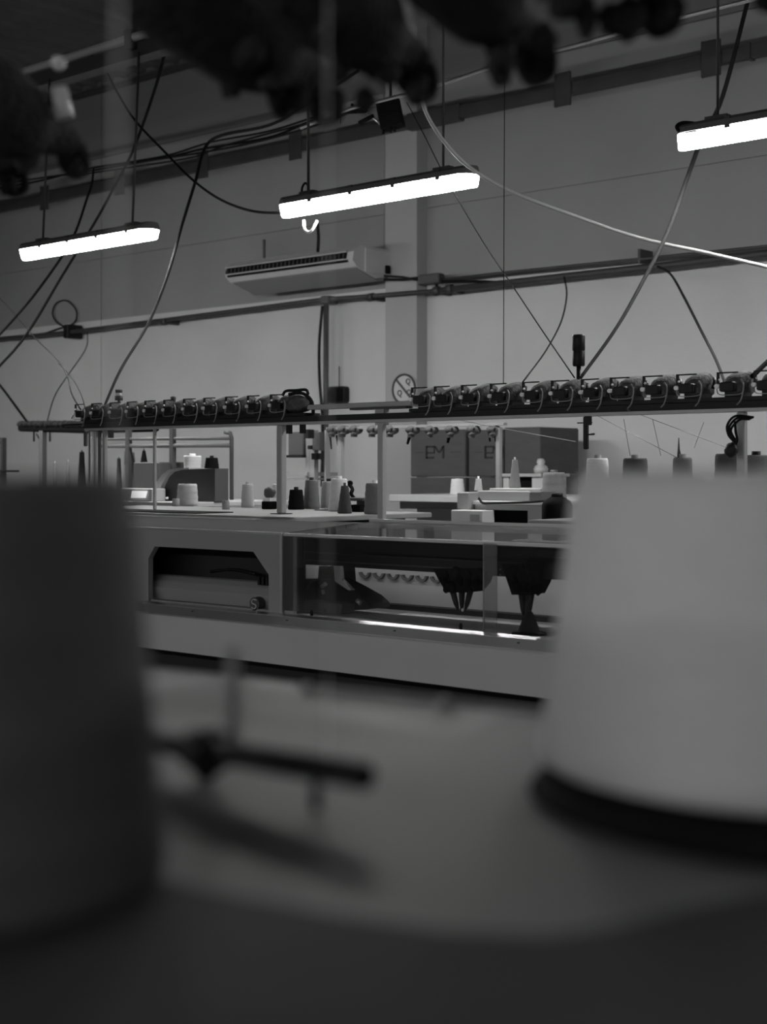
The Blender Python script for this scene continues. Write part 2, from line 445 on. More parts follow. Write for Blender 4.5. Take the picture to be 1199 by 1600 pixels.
for n, xs in ((NL, (la - 2.35, la - 4.7, lc + 2.35, lc + 4.7)), (-4.2, (-9.0, -6.6, -4.2, -1.8, 0.6, 3.0))):
    for a in xs:
        batten(a, n, ZL, 'lit batten lamp hung in the hall outside the picture', [a + 0.6], 'lamps outside the picture', seen=False)

# ------------------------------------------------------------------ air conditioner
NA = 8.42
aL, aR = AX(352, NA), AX(541, NA)
def zz(x, y, n): return W(x, y, n).z
zt = zz(541, 402, NA)                    # lip at the outlet
prof = [(NA + 0.015, zt + 0.045), (NA + 0.10, zt + 0.105), (8.97, zt + 0.105), (8.97, zt - 0.10), (NA + 0.30, zt - 0.145), (NA + 0.055, zt - 0.075), (NA, zt - 0.03)]
ac = thing('air_conditioner', 'pale ceiling-type air conditioner hung on the far wall left of the column', 'air conditioner', ((aL + aR) / 2, 8.7, zt - 0.15))
MB().prism_yz(prof, aL, aR + 0.07).build('shell', M['ac'], ac)
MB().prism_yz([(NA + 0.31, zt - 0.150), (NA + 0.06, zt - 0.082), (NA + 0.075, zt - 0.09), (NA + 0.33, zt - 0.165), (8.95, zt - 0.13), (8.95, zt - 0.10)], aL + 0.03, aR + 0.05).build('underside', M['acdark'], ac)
MB().prism_yz([(NA - 0.004, zt - 0.012), (NA - 0.004, zt + 0.012), (NA + 0.012, zt + 0.045), (NA + 0.02, zt + 0.04), (NA + 0.02, zt - 0.012)], aL + 0.01, aR - 0.0).build('outlet', M['blackm'], ac)
MB().prism_yz([(NA - 0.006, zt - 0.034), (NA - 0.006, zt - 0.022), (NA + 0.01, zt - 0.02), (NA + 0.01, zt - 0.04)], aL + 0.03, aR + 0.02).build('outlet', M['blackm'], ac)
MB().box(aL + 0.01, aR - 0.01, NA - 0.012, NA + 0.01, zt - 0.020, zt - 0.012).build('louvre', M['ac'], ac)
MB().prism_yz([(NA, zt + 0.04), (NA - 0.01, zt + 0.05), (NA + 0.02, zt + 0.062), (NA + 0.03, zt + 0.05)], aL, aR).build('lip', M['cabw'], ac)
fins = MB()
for i in range(30):
    a = aL + 0.03 + (aR - aL - 0.06) * i / 29
    fins.box(a, a + 0.006, NA - 0.006, NA + 0.004, zt - 0.008, zt + 0.03)
q = fins.build('fin', M['box'], ac); q['kind'] = 'stuff'
MB().box(aR + 0.07, aR + 0.085, NA + 0.14, 8.96, zt - 0.11, zt + 0.09, 0.005).build('end_cap', M['ac'], ac)
MB().box(aR + 0.085, aR + 0.11, 8.80, 8.85, zt - 0.10, zt - 0.03, 0.005).build('pipe_port', M['blackm'], ac)
for px in (413, 600):
    nh = 8.8 if px < 500 else 8.68
    a = AX(px, nh)
    MB().tube([(a, nh, zt + 0.1), (a, nh, zt + (0.33 if px < 500 else 1.4))], 0.014 if px < 500 else .005, 6).build('hanger', M['wall' if px > 500 else 'hous'], ac)

# ------------------------------------------------------------------ cables in the air
def cable(name, label, pts, r, m, cat='cable', spline=6, group=None):
    P = [W(*p) for p in pts]
    return tag(MB().tube(P, r, 7, spline=spline).build(name, M[m]), label, cat, group)
cable('hanging_cable', 'dark cable hanging from the trunking and leaving the left edge, the upper of two', [(146, 262, 7.2), (144, 285, 7.1), (136, 310, 7.0), (112, 375, 6.6), (58, 455, 6.2), (0, 522, 5.9), (-40, 560, 5.7)], 0.010, 'rubber')
cable('hanging_cable', 'dark cable hanging from the girder and leaving the left edge, the lower of two', [(265, 50, 5.5), (245, 130, 5.8), (210, 230, 6.2), (180, 290, 6.4), (148, 348, 6.4), (98, 430, 6.2), (40, 525, 5.9), (-10, 582, 5.7)], 0.010, 'rubber')
cable('power_cable', 'thick dark cable sagging from the wire bundle to the left end of the feeder rail', [(560, 110, 6.6), (475, 165, 6.8), (420, 196, 6.9), (345, 212, 6.9), (320, 232, 6.8), (305, 285, 6.3), (285, 350, 5.8), (262, 430, 5.2), (232, 505, 4.7), (190, 575, 4.2), (161, 640, 4.0)], [0.011, 0.011, 0.011, 0.012, 0.012, 0.011, 0.010, 0.009, 0.008, 0.007, 0.006], 'greyc')
cable('power_cable', 'thick dark cable falling behind the right-hand lamp to the signal tower', [(1172, -10, 6.4), (1130, 150, 6.2), (1098, 215, 6.0), (1072, 285, 5.6), (1045, 360, 5.2), (1010, 430, 4.8), (965, 510, 4.4), (902, 598, 4.02)], [0.011, 0.011, 0.011, 0.010, 0.009, 0.008, 0.0065, 0.006], 'greyc')
cable('lamp_lead', 'thin dark lead curving down to the left end of the middle lamp', [(140, 85, 5.45), (160, 102, 5.5), (205, 180, 5.6), (258, 238, 5.7), (300, 280, 5.6), (345, 312, 5.5), (395, 330, 5.4), (446, 333, 5.3)], 0.0075, 'rubber')
cable('white_cable', 'white cable sweeping from under the dark lumps down to the right edge', [(658, 148, 4.6), (668, 180, 4.7), (695, 222, 4.8), (735, 262, 5.0), (800, 300, 5.2), (900, 338, 5.4), (1000, 372, 5.5), (1100, 394, 5.5), (1199, 417, 5.5), (1290, 440, 5.5)], 0.0085, 'whitec')
cable('thin_line', 'thin grey line running from the middle lamp down to the signal tower', [(636, 160, 5.8), (665, 215, 5.6), (700, 284, 5.2), (755, 378, 4.9), (800, 445, 4.6), (850, 520, 4.3), (898, 590, 4.03)], 0.0025, 'greyc', 'line')
cable('drop_line', 'thin line dropping from the wall conduit in a curve towards the feeder rail', [(882, 433, 8.75), (886, 460, 8.0), (878, 500, 7.0), (855, 545, 5.6), (815, 600, 4.05)], [0.007, 0.006, 0.005, 0.004, 0.003], 'greyc', 'line')
cable('drop_cable', 'cable bending off the wall conduit down to the rightmost feeders', [(1028, 416, 8.7), (1048, 428, 8.2), (1068, 462, 7.4), (1095, 515, 6.0), (1118, 560, 5.0), (1136, 606, 4.05)], [0.008, 0.008, 0.008, 0.007, 0.006, 0.005, 0.004], 'greyc')
cable('side_cable', 'dark cable coming in low at the left edge to the far-left rail', [(-30, 570, 6.3), (0, 602, 6.3), (46, 664, 6.5)], 0.010, 'rubber')
cable('side_cable', 'short dark cable rising to the right edge over the last feeder', [(1176, 588, 4.0), (1199, 566, 4.1), (1240, 530, 4.3)], 0.008, 'rubber')
cable('vertical_wire', 'thin vertical wire falling from the roof to the fourth right-hand feeder', [(789, 90, 4.06), (788, 300, 4.04), (787, 600, 4.02)], 0.0016, 'greyc', 'wire', 0)
cable('light_pipe', 'pale thin pipe slanting along under the roof at the top right', [(470, 200, 5.9), (540, 172, 5.9), (640, 146, 5.9), (700, 128, 5.95), (790, 98, 5.95), (880, 76, 5.95), (1000, 43, 5.95), (1165, 2, 5.95), (1240, -18, 5.95)], 0.010, 'alu', 'pipe')
wl = [([(-20, 297, 8.3), (60, 283, 8.2), (145, 262, 8.1), (250, 248, 8.0), (320, 232, 7.9), (420, 215, 7.8), (490, 188, 7.6), (560, 172, 7.4)], 0.010),
      ([(-20, 290, 8.3), (145, 266, 8.1), (240, 250, 8.0), (318, 238, 7.9), (400, 222, 7.8), (480, 200, 7.6), (545, 176, 7.4)], 0.009),
      ([(170, 258, 8.1), (260, 243, 8.0), (330, 222, 7.9), (420, 205, 7.8), (500, 180, 7.6)], 0.008),
      ([(130, 272, 8.1), (200, 262, 8.1), (300, 246, 8.0), (350, 228, 7.9), (470, 195, 7.7)], 0.008)]
for i, (pp, rr) in enumerate(wl):
    cable('bundle_wire', ('thickest dark wire of the bundle just above the wall trunking', 'dark wire second in the bundle above the wall trunking, reaching the left edge', 'short thin wire topmost in the right half of the bundle', 'short thin wire lowest in the bundle, close over the trunking')[i], pp, rr, 'greyc' if i % 2 else 'rubber', 'wire', group='wires along the trunking')
cable('loop_wire', 'coiled loop of thin cable on the wall at the left over the conduit box', [(60, 524, 8.97), (90, 514, 8.97), (116, 504, 8.97), (119, 485, 8.97), (104, 470, 8.97), (88, 474, 8.97), (82, 490, 8.97), (90, 505, 8.97), (106, 512, 8.97)], 0.008, 'greyc')
cable('slack_wire', 'pale slack wire from the left edge down to the end of the left feeders', [(-10, 455, 6.5), (20, 488, 6.2), (55, 528, 5.8), (88, 560, 5.2), (104, 585, 4.7), (112, 615, 4.3), (126, 640, 4.05)], 0.004, 'greyc', 'wire')
cable('slack_wire', 'second slack wire crossing the pale one beside the left feeders', [(137, 520, 8.7), (134, 545, 8.0), (105, 588, 7.2), (85, 620, 6.8), (72, 665, 6.5)], 0.005, 'greyc', 'wire')
cable('slack_wire', 'faint wire splitting off to the first left feeder', [(92, 568, 5.2), (112, 590, 4.8), (126, 615, 4.4), (134, 640, 4.03)], 0.003, 'greyc', 'wire')
cable('drop_wire', 'short dark wire under the middle lamp above the air conditioner', [(496, 345, 8.4), (498, 370, 8.4), (497, 394, 8.4)], 0.014, 'rubber', 'wire')

# camera-like black box on the pipe, with arm
pc = W(610, 178, 6.2)
o = thing('black_projector', 'tilted black box with a small slot hanging near the column top', 'projector', tuple(W(610, 205, 6.2)))
rt = Matrix.Rotation(R(-12), 3, 'Y')
MB().obox(pc, 0.125, 0.10, 0.165, Matrix.Rotation(R(25), 3, 'Z') @ rt).build('body', M['blackm'], o)
MB().obox(pc + Vector((-0.03, -0.062, 0.0)), 0.006, 0.006, 0.045, Matrix.Rotation(R(25), 3, 'Z') @ rt).build('slot', M['white'], o)
for dx in (-0.035, 0.02, 0.05):
    MB().tube([pc + Vector((dx, -0.02, -0.09)), pc + Vector((dx, -0.02, -0.115))], 0.008, 6).build('foot', M['blackm'], o)
MB().tube([W(598, 160, 6.2), W(575, 164, 6.2), W(560, 163, 6.1)], 0.012, 6).tube([W(560, 165, 6.1), W(584, 184, 6.15), W(600, 200, 6.2)], 0.007, 6).build('arm', M['alu'], o)
MB().tube([W(531, 176, 6.1), W(571, 171, 6.1)], [0.012, 0.02], 8).box(W(551, 162, 6.1).x - 0.004, W(551, 162, 6.1).x + 0.004, 6.09, 6.11, W(551, 176, 6.1).z, W(551, 162, 6.1).z).build('clamp', M['blackm'], o)
MB().tube([W(562, 192, 6.1), W(583, 181, 6.1)], 0.013, 8).tube([W(532, 176, 6.1), W(532, 193, 6.1)], 0.003, 5).build('clamp', M['blackm'], o)
MB().tube([pc + Vector((0, 0, 0.08)), pc + Vector((0, 0, 0.2)), W(611, 152, 5.95)], 0.008, 6).build('hanger', M['steel'], o)

# ------------------------------------------------------------------ yarn cones
def cone_at(a, n, z, h, rb_, rt_, yarn, label, group=None, core='white', tilt=0, name='yarn_cone', seg=28, coreh=0.012, corer=0.35):
    t = thing(name, label, 'yarn cone', (a, n, z), group)
    prof = [(rb_ * 0.90, 0.0), (rb_ * 0.985, h * 0.02), (rb_, h * 0.05)]
    for i in range(1, 10):
        f = i / 10
        prof.append((rb_ + (rt_ - rb_) * f + (0.0025 * rb_ / 0.1 if seg < 60 else 0.0003) * math.sin(i * 2.1), h * (0.05 + 0.90 * f)))
    prof += [(rt_ * 0.98, h * 0.97), (rt_ * 0.90, h), (rt_ * corer, h * 0.995)]
    MB().lathe(prof, (a, n, z), seg).build('yarn', M[yarn], t)
    MB().lathe([(rt_ * corer * 1.02, h * 0.9), (rt_ * corer * 0.98, h + coreh), (rt_ * corer * 0.8, h + coreh), (rt_ * corer * 0.78, h * 0.9)], (a, n, z), 16).build('core', M[core], t)
    return t
def cone_px(x, yt, yb, wt, wb, yarn, label, n=None, H=0.17, **k):
    if n is None: n = n_on(x, yb, H)
    zd = zdepth(x, n)
    z = CZ - H
    h = CZ + (735 - yt) / F * zd - z
    return cone_at(AX(x, n), n, z, h, wb / 2 / F * zd, wt / 2 / F * zd, yarn, label, **k)

# ------------------------------------------------------------------ foreground table with its cones
TZ = CZ - 0.15
NE = 0.722
t = thing('machine_table', 'pale machine table top filling the foreground', 'table', (-0.3, 0.2, 0))
e0, e1 = (-0.819, 0.693), (-0.4995, 0.727)      # two points of the table's far edge
sl = (e1[1] - e0[1]) / (e1[0] - e0[0])
def far(a): return e0[1] + (a - e0[0]) * sl
def quad(a0, a1, f, near, z0_, z1_): return MB().prism_xy([(a0, near + (a0 + 0.8) * sl), (a1, near + (a1 + 0.8) * sl), (a1, far(a1) - f), (a0, far(a0) - f)], z0_, z1_)
quad(-1.6, 1.25, 0, -0.45, TZ - 0.03, TZ).build('table_top', M['table'], t)
quad(-1.52, 1.17, 0.08, -0.40, 0.0, TZ - 0.03).build('cabinet', M['mdark'], t)
MB().prism_xy([(-1.6, far(-1.6)), (1.25, far(1.25)), (1.25, far(1.25) + 0.003), (-1.6, far(-1.6) + 0.003)], TZ - 0.028, TZ + 0.001).build('edge_strip', M['mgrey'], t)
def TP(x, y):
    z = F * 0.15 / (y - 735); return camxz((x - 599.5) / F * z, z)
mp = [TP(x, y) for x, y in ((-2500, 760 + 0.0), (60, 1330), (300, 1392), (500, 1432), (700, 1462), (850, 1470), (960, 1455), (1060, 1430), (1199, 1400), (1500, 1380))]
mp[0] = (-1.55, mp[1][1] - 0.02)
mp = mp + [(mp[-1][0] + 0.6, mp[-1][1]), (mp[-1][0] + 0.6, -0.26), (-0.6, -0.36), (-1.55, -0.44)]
tag(MB().prism_xy(mp, TZ, TZ + 0.0016).build('shade_sheet', M['mat']), 'painted shade sheet along the near side of the foreground table', 'mat')  # shade on the near table, painted as a thin dark sheet
ax, an = camxz((-50 - 599.5) / F * 0.504, 0.504)
c = cone_at(ax, an, TZ + 0.0016, 0.1465, 0.0705, 0.0590, 'fgd', 'large blurred charcoal yarn cone in the left foreground', seg=64, coreh=0.0)
ax, an = camxz((1212 - 599.5) / F * 0.69, 0.69)
c = cone_at(ax, an, TZ + 0.005, 0.1445, 0.1150, 0.0985, 'fgw', 'large blurred pale yarn cone in the right foreground', seg=64, coreh=0.0)
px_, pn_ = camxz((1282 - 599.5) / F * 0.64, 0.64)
tag(MB().lathe([(0.130, 0), (0.132, 0.001), (0.131, 0.0024), (0.125, 0.003)], (px_, pn_, TZ + 0.0018), 48).build('shade_disc', M['blackm']), 'added dark disc painting the shade under the big pale cone', 'pad')  # the cone's shade, painted as an added dark disc
# rod assembly
def Z(x, y, z):                 # point at camera depth z
    cx = (x - 599.5) / F * z
    a, n = camxz(cx, z)
    return Vector((a, n, CZ + (735 - y) / F * z))
o = thing('rod_holder', 'black rod with a collar and an upright pin lying just above the foreground table', 'rod', tuple(Z(400, 1240, 0.65)))
p0, p1 = Z(232, 1156, 0.715), Z(572, 1214, 0.60)
MB().tube([p0, p1], 0.0060, 12).build('rod', M['black'], o)
pk = p0.lerp(p1, 0.30); d = (p1 - p0).normalized()
MB().tube([pk - d * 0.009, pk + d * 0.009], 0.0105, 14).blob(pk + Vector((0, 0, -0.006)), 0.008, 0.008, 0.009).build('collar', M['black'], o)
pp = p0.lerp(p1, 0.43)
MB().tube([pp, pp + Vector((0, 0, 0.050))], 0.0032, 10).build('pin', M['mgrey'], o)
pf = p0.lerp(p1, 0.80)
MB().tube([pf, Vector((pf.x, pf.y, TZ))], 0.0024, 8).build('foot', M['black'], o)
MB().tube([Vector((pk.x, pk.y, pk.z)), Vector((pk.x, pk.y, TZ))], 0.0034, 8).build('foot', M['black'], o)
# crumpled clear film and thin strips at the far edge of the table
fm = MB(); nx, ny = 40, 10
x0_, x1_ = AX(300, 0.68), AX(850, 0.70)
vs = []
for j in range(ny + 1):
    for i in range(nx + 1):
        u, v = i / nx, j / ny
        hh = 0.0015 + 0.011 * math.exp(-((u - 0.26) / 0.10) ** 2) * math.sin(math.pi * min(1, v * 0.9 + 0.2)) + 0.0025 * abs(math.sin(u * 23 + 3 * v) * math.sin(v * 7 + u * 9))
        vs.append((x0_ + (x1_ - x0_) * u, far(x0_ + (x1_ - x0_) * u) - 0.125 + 0.121 * v, TZ + hh * math.sin(math.pi * v) ** 0.4 + 0.0005))
fs = [(j * (nx + 1) + i, j * (nx + 1) + i + 1, (j + 1) * (nx + 1) + i + 1, (j + 1) * (nx + 1) + i) for j in range(ny) for i in range(nx)]
tag(fm.add(vs, fs, True).build('plastic_film', M['film']), 'crumpled clear plastic film on the far edge of the foreground table', 'film')
o = thing('guide_strip', 'thin grey guide strip with brackets on the far edge of the foreground table', 'guide', (AX(560, 0.68), 0.69, TZ))
a0_, a1_ = AX(478, 0.69), AX(700, 0.69)
def fy(a, d): return far(a) - d
MB().prism_xy([(a0_, fy(a0_, .028)), (a1_, fy(a1_, .028)), (a1_, fy(a1_, .023)), (a0_, fy(a0_, .023))], TZ + 0.003, TZ + 0.006).build('strip', M['hous'], o)
ae_ = AX(960, 0.73)
MB().prism_xy([(a0_, fy(a0_, .012)), (ae_, fy(ae_, .012)), (ae_, fy(ae_, .010)), (a0_, fy(a0_, .010))], TZ, TZ + 0.003).build('strip', M['hous'], o)
for a in (a0_ + 0.004, a1_ - 0.01): MB().box(a, a + 0.005, fy(a, .030), fy(a, .022), TZ, TZ + 0.008, 0.001).build('bracket', M['mgrey'], o)

# foreground feeders overhead (dark, lint covered) on their rail
NF = 0.97
zf = CZ + 0.395
rail = thing('overhead_rail', 'blurred rail with dark lint-covered yarn feeders across the top of the picture', 'feeder rail', (-0.7, NF - 0.15, zf + 0.09))
MB().box(-1.75, 1.4, NF - 0.235, NF - 0.205, zf + 0.085, zf + 0.115, 0.003).build('rail', M['steel'], rail)
for a in (-1.7, 1.35): MB().box(a - 0.012, a + 0.012, NF - 0.23, NF - 0.21, 0, zf + 0.09).build('post', M['post'], rail)
def fgunit(px, py, s=1.0, long=1.0):
    tip = W(px, py, NF)
    e = bpy.data.objects.new('yarn_feeder', None); COL.objects.link(e); e.parent = rail
    e.location = Vector(tip) - Vector(rail.location)
    mb = MB()
    back = tip + Vector((0.005, -0.20 * long, 0.075 * long))
    mid = tip.lerp(back, 0.5)
    mb.tube([tip + Vector((0, 0.004, 0.016)), tip.lerp(back, 0.18) + Vector((0, 0, 0.008)), tip.lerp(back, 0.35), tip.lerp(back, 0.62), tip.lerp(back, 0.85), back + Vector((0, 0, 0.02))],
            [0.012 * s, 0.020 * s, 0.036 * s, 0.044 * s, 0.044 * s, 0.030 * s], 12, spline=4)
    for k in range(16):
        q = tip.lerp(back, 0.15 + 0.9 * random.random())
        mb.blob(q + Vector((random.uniform(-.036, .036), random.uniform(-.02, .02), random.uniform(-.045, .01))), *[random.uniform(0.008, 0.018) for _ in range(3)], None, 8, 6, 0.4)
    mb.build('housing', M['lint'], e)
    hk = MB().tube([tip + Vector((0, 0, 0.022)), tip + Vector((0.010, 0.008, 0.006)), tip + Vector((0.006, 0.014, -0.010)), tip + Vector((-0.006, 0.006, -0.016)), tip + Vector((-0.010, -0.004, -0.004)), tip + Vector((-0.004, -0.01, 0.012))], 0.006, 8, spline=5)
    for k in range(9): hk.blob(tip + Vector((random.uniform(-.012, .012), random.uniform(-.01, .01), random.uniform(-.012, .02))), 0.008, 0.008, 0.009, None, 8, 6, 0.4)
    hk.build('hook', M['lint'], e)
    w = tip + Vector((0.042, -0.04, 0.045))
    MB().tube([w + Vector((0, 0, -0.014)), w + Vector((-0.004, -0.006, 0.018))], 0.0095, 10).blob(w + Vector((0.004, -0.012, 0.042)), 0.008, 0.008, 0.008).build('eyelet', M['white'] if px in (112, 505, 652) else M['feeder'], e)
    return e
fgunit(112, 248, 1.2); fgunit(18, 278, 1.1); fgunit(505, 160, 1.25, 1.25); fgunit(652, 122, 1.1); fgunit(835, 92, 0.95); fgunit(1030, 12, 0.85); fgunit(1215, -30, 0.85)
# near yarn strands, far out of focus
pA = Z(185, -40, 0.50); pB = Vector((pA.x, pA.y, TZ + 0.155))
tag(MB().tube([pA + Vector((0, 0, 0.1)), pB], 0.0007, 6).build('yarn_strand', M['yw']), 'blurred white yarn strand running up from the dark left cone', 'yarn')
pA = Z(512, 100, 0.72); pB = Vector((pA.x, pA.y, TZ))
tag(MB().tube([pA + Vector((0, 0, 0.08)), pB], 0.00035, 6).build('yarn_strand', M['yw']), 'blurred pale yarn strand hanging in front of the air conditioner', 'yarn')

# ------------------------------------------------------------------ main knitting machine
N1 = 3.05                        # front face
zA = CZ - 0.460; zA2 = CZ - 0.5725
ZT = CZ - 0.17                   # table top height
XM0, XM1 = -5.35, -1.15
xs_ = AX(440, N1)                # seam between housing and glass section
km = thing('knitting_machine', 'long grey flat knitting machine with clear covers and a feeder rail, in the middle distance', 'knitting machine', ((XM0 + XM1) / 2, 3.8, 0))
MB().box(XM0, XM1, 3.12, 4.5, 0, zA2 + 0.03).build('base_cabinet', M['mdark'], km)
MB().box(XM0, XM1, 3.6, 4.4, zA2 + 0.03, CZ - 0.345).build('rear_cabinet', M['mgrey'], km)
MB().prism_yz([(2.95, zA), (2.95, zA2), (2.97, zA2 - 0.003), (3.12, zA2 - 0.003), (3.12, zA)], XM0, XM1).build('front_apron', M['mapron'], km)
MB().prism_yz([(2.955, zA + 0.001), (3.60, zA + 0.001), (3.60, zA + 0.004), (3.05, CZ - 0.438), (3.035, CZ - 0.438)], XM0, XM1).build('bed_ledge', M['mgrey'], km)
MB().box(XM0, XM1, 2.948, 2.956, zA - 0.002, zA + 0.003).build('apron_edge', M['alu'], km)
for k in range(9):
    a = XM0 + 0.3 + k * 0.42
    MB().lathe([(0.004, 0), (0.004, 0.003)], (a, 3.0, zA + 0.0115), 8).build('screw', M['black'], km)
MB().prism_yz([(3.024, CZ - 0.446), (3.024, CZ - 0.4392), (3.046, CZ - 0.4340), (3.049, CZ - 0.440)], AX(232, N1), AX(846, N1)).build('steel_edge', M['chrome'], km)
# left housing with its window
def az(x, y, n=N1): p = W(x, y, n); return (p.x, p.z)
zH = CZ - 0.197; zB = CZ - 0.437
la_, ra_ = XM0, xs_
wl_, wr_ = AX(232, N1), AX(420, N1)
face = MB()
zt1 = zz(320, 858, N1)
xk = AX(396, N1); zk = zz(420, 898, N1); xk2 = AX(242, N1); zk2 = zz(230, 872, N1)
face.prism_xz([(la_, zH), (ra_, zH), (ra_, zt1), (la_, zt1)], N1, N1 + 0.02)
face.prism_xz([(xk, zt1), (ra_, zt1), (ra_, zB), (wr_, zB), (wr_, zk)], N1, N1 + 0.02)
face.prism_xz([(la_, zt1), (xk2, zt1), (wl_, zk2), (wl_, zB), (la_, zB)], N1, N1 + 0.02)
face.build('housing_front', M['mgrey'], km)
MB().prism_yz([(N1, zH), (N1 + 0.012, zH + 0.006), (3.40, ZT + 0.000), (3.40, ZT - 0.02), (N1 + 0.02, zH - 0.016)], la_, ra_).build('housing_top', M['htop'], km)
MB().box(la_, ra_, N1 - 0.002, N1 + 0.008, zH - 0.0, zH + 0.0075).build('housing_edge', M['alu'], km)
MB().box(wl_ - 0.15, wr_ + 0.004, 3.20, 3.21, zA + 0.005, zH - 0.02).box(wl_ - 0.16, wl_ - 0.15, N1 + 0.02, 3.21, zA, zH - 0.02).box(wr_ + 0.004, wr_ + 0.01, N1 + 0.02, 3.16, zA, zH - 0.02).build('window_well', M['mdark'], km)
MB().prism_yz([(3.10, zA + 0.02), (3.085, zA + 0.07), (3.105, zA + 0.09), (3.13, zA + 0.105), (3.15, zA + 0.108), (3.17, zA + 0.10), (3.18, zA + 0.02)], wl_ - 0.14, wr_ + 0.003).build('takedown_roller', M['mgrey'], km)
MB().box(wl_ - 0.14, wr_ + 0.003, 3.06, 3.11, zA + 0.012, zA + 0.03).build('lower_lip', M['mgrey'], km)
hz = MB()
for k in range(6): hz.box(wr_ - 0.10 + 0.018 * k, wr_ - 0.092 + 0.018 * k, 3.10, 3.13, zA + 0.10, zA + 0.125)
hz.tube([W(330, 893, 3.2), W(365, 890, 3.2), W(400, 897, 3.15)], 0.006, 6, spline=4)
hz.build('mechanism', M['black'], km)
ps = W(403, 943, 3.075)
st = MB().tube([(ps.x, 3.084, ps.z), (ps.x, 3.060, ps.z)], 0.021, 20, smooth=False).build('knob', M['box'], km)
sm = [(0.011, 0.012), (0.0, 0.014), (-0.009, 0.008), (-0.006, 0.001), (0.006, -0.002), (0.010, -0.009), (0.0, -0.015), (-0.011, -0.011)]
MB().tube([(ps.x + dx, 3.058, ps.z + dz) for dx, dz in sm], 0.0022, 6, spline=4).build('mark', M['cabw'], st)
# seam strip, glass covers and frames
MB().box(xs_ - 0.002, xs_ + 0.009, N1 - 0.006, N1 + 0.012, zB, zH + 0.004).build('seam_strip', M['alu'], km)
MB().box(xs_ + 0.009, xs_ + 0.045, N1 + 0.004, N1 + 0.02, zB, zH).build('inner_frame', M['mgrey'], km)
gx1 = XM1
MB().box(xs_ + 0.01, gx1, N1, N1 + 0.004, zB + 0.012, zH).build('front_glass', M['front'], km)
MB().prism_yz([(N1 + 0.008, zH + 0.001), (3.455, CZ - 0.170), (3.455, CZ - 0.1665), (N1 + 0.008, zH + 0.0045)], xs_ + 0.01, gx1).build('lid_glass', M['lid'], km)
MB().box(xs_ + 0.01, gx1, N1 - 0.003, N1 + 0.008, zH - 0.002, zH + 0.0065).build('frame_bar', M['alu'], km)
MB().box(xs_, gx1, 3.455, 3.475, CZ - 0.172, CZ - 0.158).build('frame_bar', M['alu'], km)
MB().prism_xz([(xs_ + 0.0, zH), (xs_ + 0.012, zH), (xs_ + 0.05, ZT + 0.002), (xs_ + 0.038, ZT + 0.002)], 3.06, 3.07)
MB().box(AX(757, N1), AX(778, N1), N1 - 0.006, N1 - 0.001, zB, zH + 0.002).build('joining_strip', glass('joint acrylic', 0.68, 0.3, 0.06), km)
# inside
MB().box(-3.95, gx1, 3.40, 3.485, CZ - 0.315, CZ - 0.225, 0.004).build('carriage_rail', M['mdark'], km)
MB().box(-3.95, gx1, 3.393, 3.40, CZ - 0.275, CZ - 0.270).build('rail_lip', M['box'], km)
MB().box(-3.95, gx1, 3.393, 3.40, CZ - 0.301, CZ - 0.297).build('rail_lip', M['box'], km)
MB().box(-4.05, gx1, 3.585, 3.598, zA, CZ - 0.265).build('back_panel', M['mlight'], km)
MB().box(-3.95, gx1, 3.50, 3.54, zA + 0.004, zA + 0.024).build('needle_bed', M['black'], km)
MB().box(xs_ + 0.2, AX(850, 3.35), 3.34, 3.42, zA + 0.006, zA + 0.012).build('bed_plate', M['alu'], km)
for k in range(8):
    a = AX(565, 3.56) + k * 0.062
    poly = [(a + 0.024 * math.cos(R(180 + 15 * i)), CZ - 0.345 + 0.020 * math.sin(R(180 + 15 * i))) for i in range(13)]
    inner = [(a + 0.016 * math.cos(R(360 - 15 * i)), CZ - 0.345 + 0.012 * math.sin(R(360 - 15 * i))) for i in range(13)]
    for i in range(12):
        MBq = [poly[i], poly[i + 1], inner[11 - i], inner[12 - i]]
        if i == 0: sc = MB()
        sc.prism_xz(MBq, 3.572, 3.585)
    sc.build('scallop', M['hous'], km)
MB().box(-3.85, gx1 - 0.02, 3.49, 3.51, CZ - 0.300, CZ - 0.290).build('added_fill_strip', M['added_fill'], km)  # added glowing strip, hidden behind the rail, to brighten the back panel
# carriage (arched dark block)
def czv(y, x=520, n=3.3): return zz(x, y, n)
crg = bpy.data.objects.new('carriage', None); COL.objects.link(crg); crg.parent = km
crg.location = Vector((AX(520, 3.3), 3.3, czv(955))) - Vector(km.location)
aC = AX(515, 3.28)
ap = [az(478, 955, 3.28), az(482, 930, 3.28), az(492, 912, 3.28), az(505, 904, 3.28), az(520, 905, 3.28), az(545, 918, 3.28), az(570, 932, 3.28), az(582, 943, 3.28), az(584, 951, 3.28), az(560, 953, 3.28), az(540, 955, 3.28)]
MB().prism_xz(ap, 3.26, 3.36).build('arch', M['black'], crg)
MB().prism_xz([az(505, 884, 3.30), az(525, 884, 3.30), az(527, 912, 3.30), az(503, 912, 3.30)], 3.28, 3.39).build('neck', M['black'], crg)
MB().prism_xz([az(523, 884, 3.24), az(533, 885, 3.24), az(535, 905, 3.24), az(552, 922, 3.24), az(546, 922, 3.24), az(525, 908, 3.24)], 3.235, 3.25).build('arm', M['mlight'], crg)
MB().prism_xz([az(482, 938, 3.22), az(542, 944, 3.22), az(540, 958, 3.22), az(480, 953, 3.22)], 3.2, 3.26).build('foot_plate', M['box'], crg)
MB().tube([W(503, 917, 3.2), W(509, 912, 3.2)], 0.007, 8).tube([W(504, 922, 3.2), W(506, 928, 3.2)], 0.005, 8).tube([W(558, 938, 3.22), W(564, 943, 3.22)], 0.007, 8).build('roller', M['alu'], crg)
